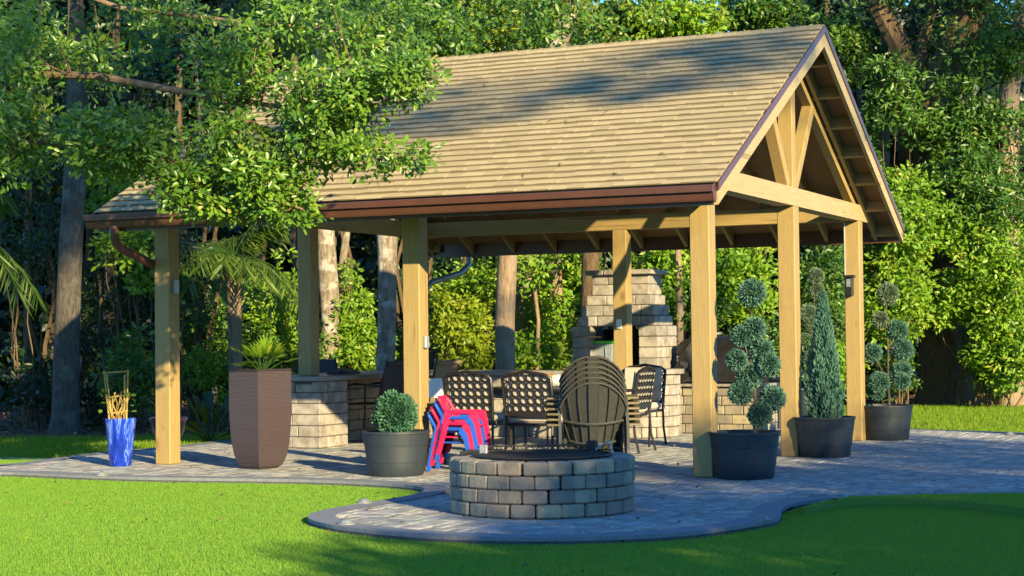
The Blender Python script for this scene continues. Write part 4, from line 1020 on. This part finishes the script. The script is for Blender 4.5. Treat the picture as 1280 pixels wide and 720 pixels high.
def px_tree(name, label, pts, D, rad, mat, crown=None, leafm='leaf_mid', **kw):
    b = deep(*pts[0], D); b = Vector((b.x, b.y, -.03)); P = [Vector((0, 0, 0))]+[deep(u, v, D)-b for u, v in pts]
    R_ = [rad[0]*1.25]+list(rad); cr = crown if crown is not None else [(tuple(P[-1]+Vector((0, 0, 1.0))), (1.7, 1.6, 1.3), 70)]
    return tree(name, label, b, P, R_, mat, cr, .28, 30, .12, .06, leafm, **kw)
px_tree('hardwood_tree', 'lichen spotted pale trunk rising behind the left end of the counter', [(412, 470), (414, 400), (409, 330), (406, 280), (400, 200), (398, 120), (400, 60)], 29, [.175, .17, .165, .16, .14, .12, .1], 'bark_lichen')
px_tree('hardwood_tree', 'thin lichen trunk leaning close beside the paler thicker trunk', [(428, 470), (426, 400), (428, 330), (434, 285), (446, 200), (452, 100)], 29.5, [.07, .07, .065, .065, .05, .04], 'bark_lichen')
px_tree('hardwood_tree', 'mossy pale trunk forking high behind the black sling chair', [(481, 470), (484, 400), (484, 330), (484, 295), (476, 230), (466, 120)], 25.3, [.145, .135, .14, .155, .1, .06], 'bark_lichen',
        limbs=())
px_tree('pine_tree', 'stout tan trunk with smooth bark directly behind the counter slab', [(632, 470), (631, 400), (634, 330), (637, 290), (640, 200), (642, 80)], 26.2, [.15, .15, .148, .145, .13, .1], 'bark_tan')
px_tree('hardwood_tree', 'brown mossy trunk half hidden by the left side of the fireplace', [(738, 470), (737, 400), (738, 330), (737, 280), (730, 150)], 27.5, [.16, .15, .14, .13, .1], 'bark_dark')
px_tree('sapling', 'slim tan sapling trunk standing between fireplace and front corner post', [(849, 470), (850, 400), (848, 330), (845, 240)], 27, [.06, .055, .05, .04], 'bark_tan')
px_tree('sapling', 'crooked thin sapling stem between tan trunk and fireplace', [(671, 470), (673, 400), (667, 350), (669, 300), (668, 220)], 28.5, [.035, .032, .03, .025, .02], 'bark_tan', [((0, 0, 2.6), (.7, .6, .8), 30)], 'leaf_bright')
px_tree('hardwood_tree', 'slanting pale trunk showing above the roof ridge', [(655, 440), (668, 200), (690, 70), (715, 10), (735, -60)], 30, [.22, .2, .18, .17, .12], 'bark_lichen', [((.8, 0, 7.6), (2.2, 2, 1.6), 110)], 'leaf_yellow')
# the great dark tree behind the leafy bank
D = 32.0; b = deep(1182, 470, D); b = Vector((b.x, b.y, -.03)); q = lambda u, v, dd=0: deep(u, v, D+dd)-b
tree('great_oak', 'massive dark forked oak trunk rising behind the bright leafy bank', b, [(0, 0, 0), (0, 0, .3), q(1180, 420), q(1176, 340), q(1168, 240), q(1160, 170), q(1152, 120)], [.62, .50, .46, .46, .46, .44, .36], 'bark_dark',
     [(tuple(q(1120, -60)), (2.6, 2.2, 1.2), 170), (tuple(q(1240, 10)), (1.6, 1.5, 1.2), 80)], .30, 30, .12, .06, 'leaf_mid',
     limbs=[([q(1140, 200), q(1140, 120), q(1125, 60), q(1098, 10), q(1085, -60)], [.26, .24, .21, .19, .15]), ([q(1160, 160), q(1170, 100), q(1190, 50), q(1212, 0), q(1225, -60)], [.28, .24, .21, .19, .15]),
            ([q(1175, 120), q(1205, 60), q(1232, 10), q(1250, -50)], [.16, .15, .13, .1]), ([q(1145, 110), q(1152, 60), q(1165, 10), q(1170, -40)], [.13, .12, .1, .08])], sides=14)
px_tree('hardwood_tree', 'tan barked tree with forked limbs beyond the great dark oak', [(1262, 440), (1258, 200), (1262, 110), (1272, 50), (1290, -20)], 31, [.22, .2, .18, .15, .1], 'bark_tan', [((.2, 0, 7), (1.8, 1.6, 1.4), 80)])
px_tree('hardwood_tree', 'slender grey trunk seen left of the great dark oak', [(1106, 440), (1104, 200), (1106, 100), (1108, 30), (1110, -40)], 34, [.13, .12, .11, .1, .08], 'bark_grey')

# --- shrubs and young trees along the wood's edge
SH = [
 # u, v, depth, ru, rv, rdepth, twigs, leaf, mat, kind
 (30, 300, 26.5, 60, 55, .8, 34, .10, 'leaf_dark', 0), (55, 470, 27.0, 75, 55, .9, 40, .10, 'leaf_shade', 1), (140, 400, 27.5, 55, 80, .8, 60, .10, 'leaf_dark', 0), (165, 320, 26.5, 46, 48, .7, 56, .10, 'leaf_bright', 2), (120, 500, 27.5, 60, 42, .8, 42, .09, 'leaf_shade', 1), (165, 470, 26.0, 36, 52, .6, 44, .10, 'leaf_mid', 0),
 (250, 420, 25.6, 40, 70, .7, 80, .10, 'leaf_mid', 0), (265, 470, 24.6, 30, 50, .5, 52, .09, 'leaf_bright', 2), (345, 390, 25.2, 34, 80, .6, 90, .10, 'leaf_bright', 2), (325, 440, 24.8, 34, 42, .5, 50, .09, 'leaf_mid', 0), (215, 340, 27, 50, 50, .7, 44, .1, 'leaf_shade', 1),
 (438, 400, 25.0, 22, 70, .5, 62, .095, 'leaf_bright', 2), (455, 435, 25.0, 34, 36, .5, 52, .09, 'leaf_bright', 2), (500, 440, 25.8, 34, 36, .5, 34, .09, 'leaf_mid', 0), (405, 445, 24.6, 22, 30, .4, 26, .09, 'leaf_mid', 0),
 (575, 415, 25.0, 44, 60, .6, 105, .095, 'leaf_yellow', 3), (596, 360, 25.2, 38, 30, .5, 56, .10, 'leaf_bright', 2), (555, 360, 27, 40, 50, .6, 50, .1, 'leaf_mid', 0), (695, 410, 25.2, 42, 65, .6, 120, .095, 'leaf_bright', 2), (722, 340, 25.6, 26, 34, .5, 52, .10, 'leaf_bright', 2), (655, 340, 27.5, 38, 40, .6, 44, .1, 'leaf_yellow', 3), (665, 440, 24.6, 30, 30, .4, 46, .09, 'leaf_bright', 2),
 (830, 340, 27.5, 48, 44, .7, 110, .10, 'leaf_bright', 2), (870, 380, 27.5, 42, 60, .6, 100, .10, 'leaf_mid', 0), (925, 350, 28, 46, 60, .7, 120, .10, 'leaf_bright', 2), (1030, 360, 28.5, 46, 74, .8, 130, .10, 'leaf_mid', 0), (960, 440, 27.6, 60, 46, .7, 110, .10, 'leaf_mid', 0), (880, 450, 27.0, 36, 36, .5, 46, .1, 'leaf_shade', 1), (1040, 460, 28, 36, 40, .5, 66, .09, 'leaf_bright', 2),
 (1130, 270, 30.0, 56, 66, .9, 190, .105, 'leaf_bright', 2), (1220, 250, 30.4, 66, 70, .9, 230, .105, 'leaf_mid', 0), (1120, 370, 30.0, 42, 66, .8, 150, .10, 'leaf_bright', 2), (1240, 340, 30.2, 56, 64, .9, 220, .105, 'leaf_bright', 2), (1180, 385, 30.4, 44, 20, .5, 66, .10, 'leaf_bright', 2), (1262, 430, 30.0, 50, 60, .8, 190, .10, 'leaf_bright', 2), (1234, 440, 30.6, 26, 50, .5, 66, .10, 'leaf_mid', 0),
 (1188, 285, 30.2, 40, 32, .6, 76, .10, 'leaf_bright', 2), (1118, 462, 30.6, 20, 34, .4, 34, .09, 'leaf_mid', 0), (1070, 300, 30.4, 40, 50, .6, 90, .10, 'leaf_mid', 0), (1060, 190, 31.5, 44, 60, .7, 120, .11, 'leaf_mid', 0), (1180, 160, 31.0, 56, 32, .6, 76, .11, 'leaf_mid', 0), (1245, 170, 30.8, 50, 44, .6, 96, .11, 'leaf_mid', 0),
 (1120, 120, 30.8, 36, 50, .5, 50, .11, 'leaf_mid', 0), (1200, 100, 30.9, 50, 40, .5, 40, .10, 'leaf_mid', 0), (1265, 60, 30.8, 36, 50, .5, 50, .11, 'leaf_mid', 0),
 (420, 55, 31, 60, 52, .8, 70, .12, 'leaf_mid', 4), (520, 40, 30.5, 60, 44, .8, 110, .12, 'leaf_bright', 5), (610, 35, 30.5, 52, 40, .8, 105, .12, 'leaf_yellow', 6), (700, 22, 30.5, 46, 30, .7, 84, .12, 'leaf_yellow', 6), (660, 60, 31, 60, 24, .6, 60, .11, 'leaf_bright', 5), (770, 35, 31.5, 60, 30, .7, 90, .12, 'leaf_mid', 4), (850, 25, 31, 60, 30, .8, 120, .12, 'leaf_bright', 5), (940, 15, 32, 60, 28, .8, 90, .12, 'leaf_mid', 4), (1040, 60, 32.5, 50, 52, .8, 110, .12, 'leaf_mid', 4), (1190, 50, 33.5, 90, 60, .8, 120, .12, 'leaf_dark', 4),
 (240, 60, 29, 90, 70, .9, 70, .12, 'leaf_shade', 4), (90, 120, 28, 100, 80, .9, 70, .12, 'leaf_shade', 4), (60, 220, 27.5, 80, 50, .8, 56, .11, 'leaf_dark', 4), (150, 235, 27, 50, 40, .6, 50, .11, 'leaf_bright', 5)]
NM = ['leafy_shrub', 'dark_shrub', 'bright_shrub', 'golden_shrub', 'woodland_tree', 'bright_tree', 'golden_tree']
LB = ['mid green leafy shrub', 'dark green shaded shrub', 'bright sunlit green shrub', 'yellow green feathery shrub', 'mid green tree crown', 'bright sunlit tree crown', 'golden green tree crown']
def place(u, v, kd):
    if v < 150 and 380 < u < 1000: return 'showing above the pavilion roof ridge'
    if u < 110: return 'near the lone grey barked tree'
    if u < 200: return 'behind the blue pot and left corner post'
    if u < 290: return 'behind the palm tree trunk'
    if u < 372: return 'between palm trunk and the pale lichen trunk'
    if u < 520: return 'among the lichen trunks behind the bar counter'
    if u < 632: return 'between front middle post and the stout tan trunk'
    if u < 760: return 'between the stout tan trunk and the fireplace'
    if u < 900: return 'between the fireplace and front corner post'
    if u < 1080: return 'behind the topiary tubs under the gable'
    return 'above the great oak roots on the leafy bank' if v > 240 else 'in front of the great oak limbs'
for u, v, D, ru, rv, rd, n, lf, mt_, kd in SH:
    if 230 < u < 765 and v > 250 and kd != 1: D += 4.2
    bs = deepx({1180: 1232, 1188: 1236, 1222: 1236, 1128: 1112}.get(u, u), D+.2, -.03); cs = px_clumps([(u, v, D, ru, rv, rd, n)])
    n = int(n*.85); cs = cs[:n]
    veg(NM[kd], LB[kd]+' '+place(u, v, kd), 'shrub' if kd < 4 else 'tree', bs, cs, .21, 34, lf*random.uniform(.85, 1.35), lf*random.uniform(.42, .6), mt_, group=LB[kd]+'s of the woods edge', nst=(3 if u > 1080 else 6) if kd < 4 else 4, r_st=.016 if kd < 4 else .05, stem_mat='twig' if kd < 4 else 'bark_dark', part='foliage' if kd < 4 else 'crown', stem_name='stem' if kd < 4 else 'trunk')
# low plants on the mulch bed under the great oak
for u, v, r in ((1190, 490, 16), (1240, 492, 14), (1090, 488, 14), (1270, 486, 16)):
    D = (ground(u, v+8)-CAM).dot(fw)*.985; bs = deepx(u, D, -.02)
    veg('low_plant', 'low bright green plant on the mulch bed under the great oak', 'plant', bs, px_clumps([(u, v, D, r, r*.7, .25, 14)]), .14, 26, .09, .04, 'leaf_bright', group='low plants on the mulch bed', nst=5, r_st=.008)
# --- palms with arching fronds
def frond(pts, n, L, w, hang=.8):
    """leaflets along a rachis through pts"""
    P = [Vector(p) for p in pts]; pos, ax = [], []
    for i in range(n):
        t = .12+.88*i/n; s_ = t*(len(P)-1); k = min(int(s_), len(P)-2); p = P[k].lerp(P[k+1], s_-k); d = (P[k+1]-P[k]).normalized(); sd = d.cross(Vector((0, 0, 1))).normalized()
        for sg in (-1, 1):
            pos.append(tuple(p)); a = d*.55+sd*sg*random.uniform(.5, .9)+Vector((0, 0, -hang*random.uniform(.6, 1.3))); ax.append(tuple(a))
    n_ = len(pos); return leaves('frond', np.array(pos), np.array(ax), rdir(n_)*.5+np.array([0, 0, .5]), L*rng.uniform(.7, 1.1, n_), w, M['frond'])
def palm(label, base, top, r, nf, Lf, el=(.1, 1.2), mat='bark_tan', prof=None):
    t = thing('palm_tree', label, 'palm', base); tp = Vector(top)
    MB().tube([(0, 0, 0), tp*.25, tp*.5, tp*.75, tp], prof or [r*1.1, r, r*.95, r*1.05, r*1.25], 12).build('trunk', M[mat], t, True)
    for i in range(nf):
        a = i*2.399; e = el[0]+(el[1]-el[0])*((i*.618) % 1); d = Vector((math.cos(a), math.sin(a), 0)); pts = [tp]
        for j in range(1, 8):
            s_ = j/7*Lf; pts.append(tp+d*s_*math.cos(e)*(1-.1*j/7)+Vector((0, 0, math.sin(e)*s_-(.42+.25*math.cos(e))*s_*s_/Lf)))
        link('frond', frond(pts, 46, .42, .026), t); MB().tube(pts, np.linspace(.016, .004, 8), 5).build('rachis', M['frond'], t)
    return t
b = deepx(295, 27.6, -.02); tp = deep(292, 322, 27.6)-b; palm('palm tree with drooping fronds and pale trunk behind the wicker planter', b, tp, .115, 20, 1.7)
b = deepx(-70, 24.5, -.02); tp = deep(-60, 290, 24.5)-b; palm('palm with long drooping fronds at the dark left edge of the woods', b, tp, .11, 15, 1.7)
b = deepx(700, 29.5, -.02); tp = deep(690, 255, 29.5)-b; palm('palm with hanging fronds in the woods behind the tan trunk', b, tp, .12, 15, 1.7)
# broad dark leaves beside the planter
bl = ground(262, 552); t = thing('broad_leaf_plant', 'dark broad leaved plant growing behind the wicker planter', 'plant', (bl.x, bl.y, -.02)); P, A, Ls = [], [], []
for k in range(16):
    a = k*2.4; e = random.uniform(.5, 1.3); d = Vector((math.cos(a)*math.cos(e), math.sin(a)*math.cos(e), math.sin(e))); P.append(tuple(d*random.uniform(.12, .35))); A.append(tuple(d+Vector((0, 0, -.25)))); Ls.append(random.uniform(.35, .55))
n = len(P); link('leaf_blades', leaves('leaf_blades', np.array(P), np.array(A), rdir(n)*.3+np.array([0, 0, 1]), np.array(Ls), .15, M['leaf_dark'], None, 'oak'), t)
st = MB()
for p_ in P: st.tube([(0, 0, 0), Vector(p_)], .008, 5)
st.build('stems', M['frond'], t)

# --- the deep wood behind, which reads as one mass
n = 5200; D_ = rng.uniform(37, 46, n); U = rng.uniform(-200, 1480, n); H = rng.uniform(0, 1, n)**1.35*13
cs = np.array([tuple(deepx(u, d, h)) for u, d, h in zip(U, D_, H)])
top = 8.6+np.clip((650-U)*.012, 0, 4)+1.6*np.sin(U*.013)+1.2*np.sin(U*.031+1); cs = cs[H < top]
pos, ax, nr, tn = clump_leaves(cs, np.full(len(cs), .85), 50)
o = link('far_woods', leaves('far_woods', pos, ax, nr, .34*rng.uniform(.6, 1.2, len(pos)), .2, M['leaf_shade'], tn)); setp(o, 'dark mass of woodland foliage far behind the pavilion', 'woods', kind='stuff')
for k in range(26):
    u = -80+k*56+random.uniform(-18, 18); D = random.uniform(31, 37); b = deepx(u, D, -.03); r = random.uniform(.06, .14)
    t = thing('thin_trunk', 'thin dark trunk standing back in the shaded woods', 'tree', b, 0, 'thin trunks in the shaded woods'); MB().tube(limb_path((0, 0, 0), (random.uniform(-.6, .6), random.uniform(-.4, .4), random.uniform(7, 9)), 0, .015, 6), np.linspace(r, r*.5, 7), 7).build('trunk', M['bark_dark'] if k % 3 else M['bark_grey'], t, True)

# --- trees behind the viewpoint that shade the right of the garden (s across the sunlight, q towards the sun)
hs = Vector((SUN.x, SUN.y, 0)).normalized(); hn = Vector((-hs.y, hs.x, 0)); TE = SUN.z/math.hypot(SUN.x, SUN.y)
def sq(s, q, z): p = hs*q+hn*s; return Vector((p.x, p.y, z))
def shade_tree(label, s, q, top, rs, bottom, n, rad=.45, leaf=.16, mat='leaf_mid', per=34, ds=0.0):
    b = sq(s+ds, q, -.03); cc = hn*-ds; c = (cc.x, cc.y, (top+bottom)/2); cs = blob_centers(n, c, (rs, rs, (top-bottom)/2), .25)
    pos, ax, nr, tn = clump_leaves(cs, np.full(len(cs), rad), per); t = thing('shade_tree', label, 'tree', b, 0, None); m_ = len(pos)
    link('crown', leaves('crown', pos, ax, nr, leaf*rng.uniform(.7, 1.2, m_), leaf*.5, M[mat], tn), t)
    st = MB(); st.tube([(0, 0, 0), (.1, 0, bottom*.6), (0, .1, (top+bottom)/2-abs(ds)*.3), (cc.x, cc.y, top*.95)], [.3, .24, .18, .04], 10); st.build('trunk', M['bark_dark'], t, True)
shade_tree('rounded leafy tree outside the view shading the near lawn', -1.8, 20, 6.75, 2.2, .2, 420, per=80)
shade_tree('broad leafy tree outside the view shading the fire pit', .6, 20.5, 7.1, 2.1, .2, 360, per=80)
shade_tree('dense leafy tree outside the view shading the corner tubs', 3.4, 20, 7.8, 2.1, .2, 360, per=80)
shade_tree('tall dense tree outside the view shading the paving by the gable', 5.4, 21, 8.3, 1.7, .2, 240, per=80)
shade_tree('small leafy tree outside the view shading the open turf', -4.3, 19.5, 5.5, 1.9, .2, 270, per=90)
def lofty():
    b = sq(6.8, 24.5, -.03); t = thing('shade_tree', 'lofty thin crowned pine outside the view dappling the roof shingles', 'tree', b); m_ = 100
    cs = np.array([tuple(sq(random.uniform(-3.6, 2.2), 24+random.uniform(-.6, .6), random.choice((12.0, 12.25, 12.5, 12.75))+random.uniform(-.12, .12))-b) for _ in range(m_)])
    pos, ax, nr, tn = clump_leaves(cs, rng.uniform(.12, .34, m_), 30, .5); link('crown', leaves('crown', pos, ax, nr, .13, .06, M['leaf_mid'], tn), t)
    st = MB(); st.tube([(0, 0, 0), (.1, 0, 6), (0, 0, 12.6), (0, 0, 15)], [.22, .18, .1, .02], 9)
    for c in cs[::6]: st.tube([(0, 0, c[2]+.2), tuple(c)], [.02, .008], 5)
    st.build('trunk', M['bark_dark'], t, True)
lofty()
def shade_for(label, u, v, D, q, rs, rz, n, ds=0.0):
    p = deep(u, v, D); s_ = p.x*hn.x+p.y*hn.y; q0 = p.x*hs.x+p.y*hs.y; z = p.z+TE*(q-q0); shade_tree(label, s_, q, z+rz, rs, z-rz, n, .6, .2, 'leaf_mid', 60, ds)
shade_for('very tall pine outside the view shading the great oak', 1195, 60, 33, 24, 2.4, 2.0, 90)
shade_for('very tall tree outside the view shading the dark upper woods', 200, 60, 29, 19, 2.6, 1.5, 110, -7.0)
shade_for('tall tree outside the view shading the woods by the blue pot', 70, 235, 27, 20, 2.2, 1.9, 130, -6.0)
shade_tree('patchy tall tree outside the view dappling the hanging boughs', -5.3, 20, 11.8, 1.5, 9.1, 40, .45, .16, 'leaf_mid', 50, -4.0)

# --- small debris: twigs on the shingles, fallen leaves on paving and turf
nrm = Vector((0, -math.sin(rot), math.cos(rot))); p0_ = Vector((0, -OE, ZE+.02))
for u, v in ((655, 219), (700, 206), (757, 141), (708, 152), (690, 150), (828, 193), (842, 113), (914, 116), (740, 190), (770, 218), (605, 107), (870, 95)):
    d = ray(u, v); c = CAM+d*((p0_-CAM).dot(nrm)/d.dot(nrm)); t = thing('fallen_twig', 'small dry twig lying on the roof shingles', 'twig', c, 0, 'twigs on the roof'); t.rotation_euler = (rot, 0, 0)
    an = random.uniform(0, 3); e = Vector((math.cos(an), math.sin(an), 0)); L_ = random.uniform(.025, .06)
    MB().tube([e*-L_, Vector((0, 0, .012)), e*L_+Vector((0, 0, .008))], [.003, .004, .002], 5).build('stick', M['twig'], t)
    if random.random() < .6: MB().tube([Vector((0, 0, .012)), e.cross(Vector((0, 0, 1)))*L_*.6+Vector((0, 0, .015))], [.003, .0015], 4).build('side_stick', M['twig'], t)
n = 260; x_ = rng.uniform(-7.5, 4, n); y_ = rng.uniform(-6.5, 6, n); zi = np.where(inside(PAT, x_, y_), .026, -.012)
o = link('fallen_leaves', leaves('fallen_leaves', np.column_stack([x_, y_, zi]), rdir(n)*np.array([1, 1, .25]), rdir(n)*.25+np.array([0, 0, 1]), .05, .028, M['litter'])); setp(o, 'scattered dry leaves on the paving and turf', 'leaf litter', kind='stuff')
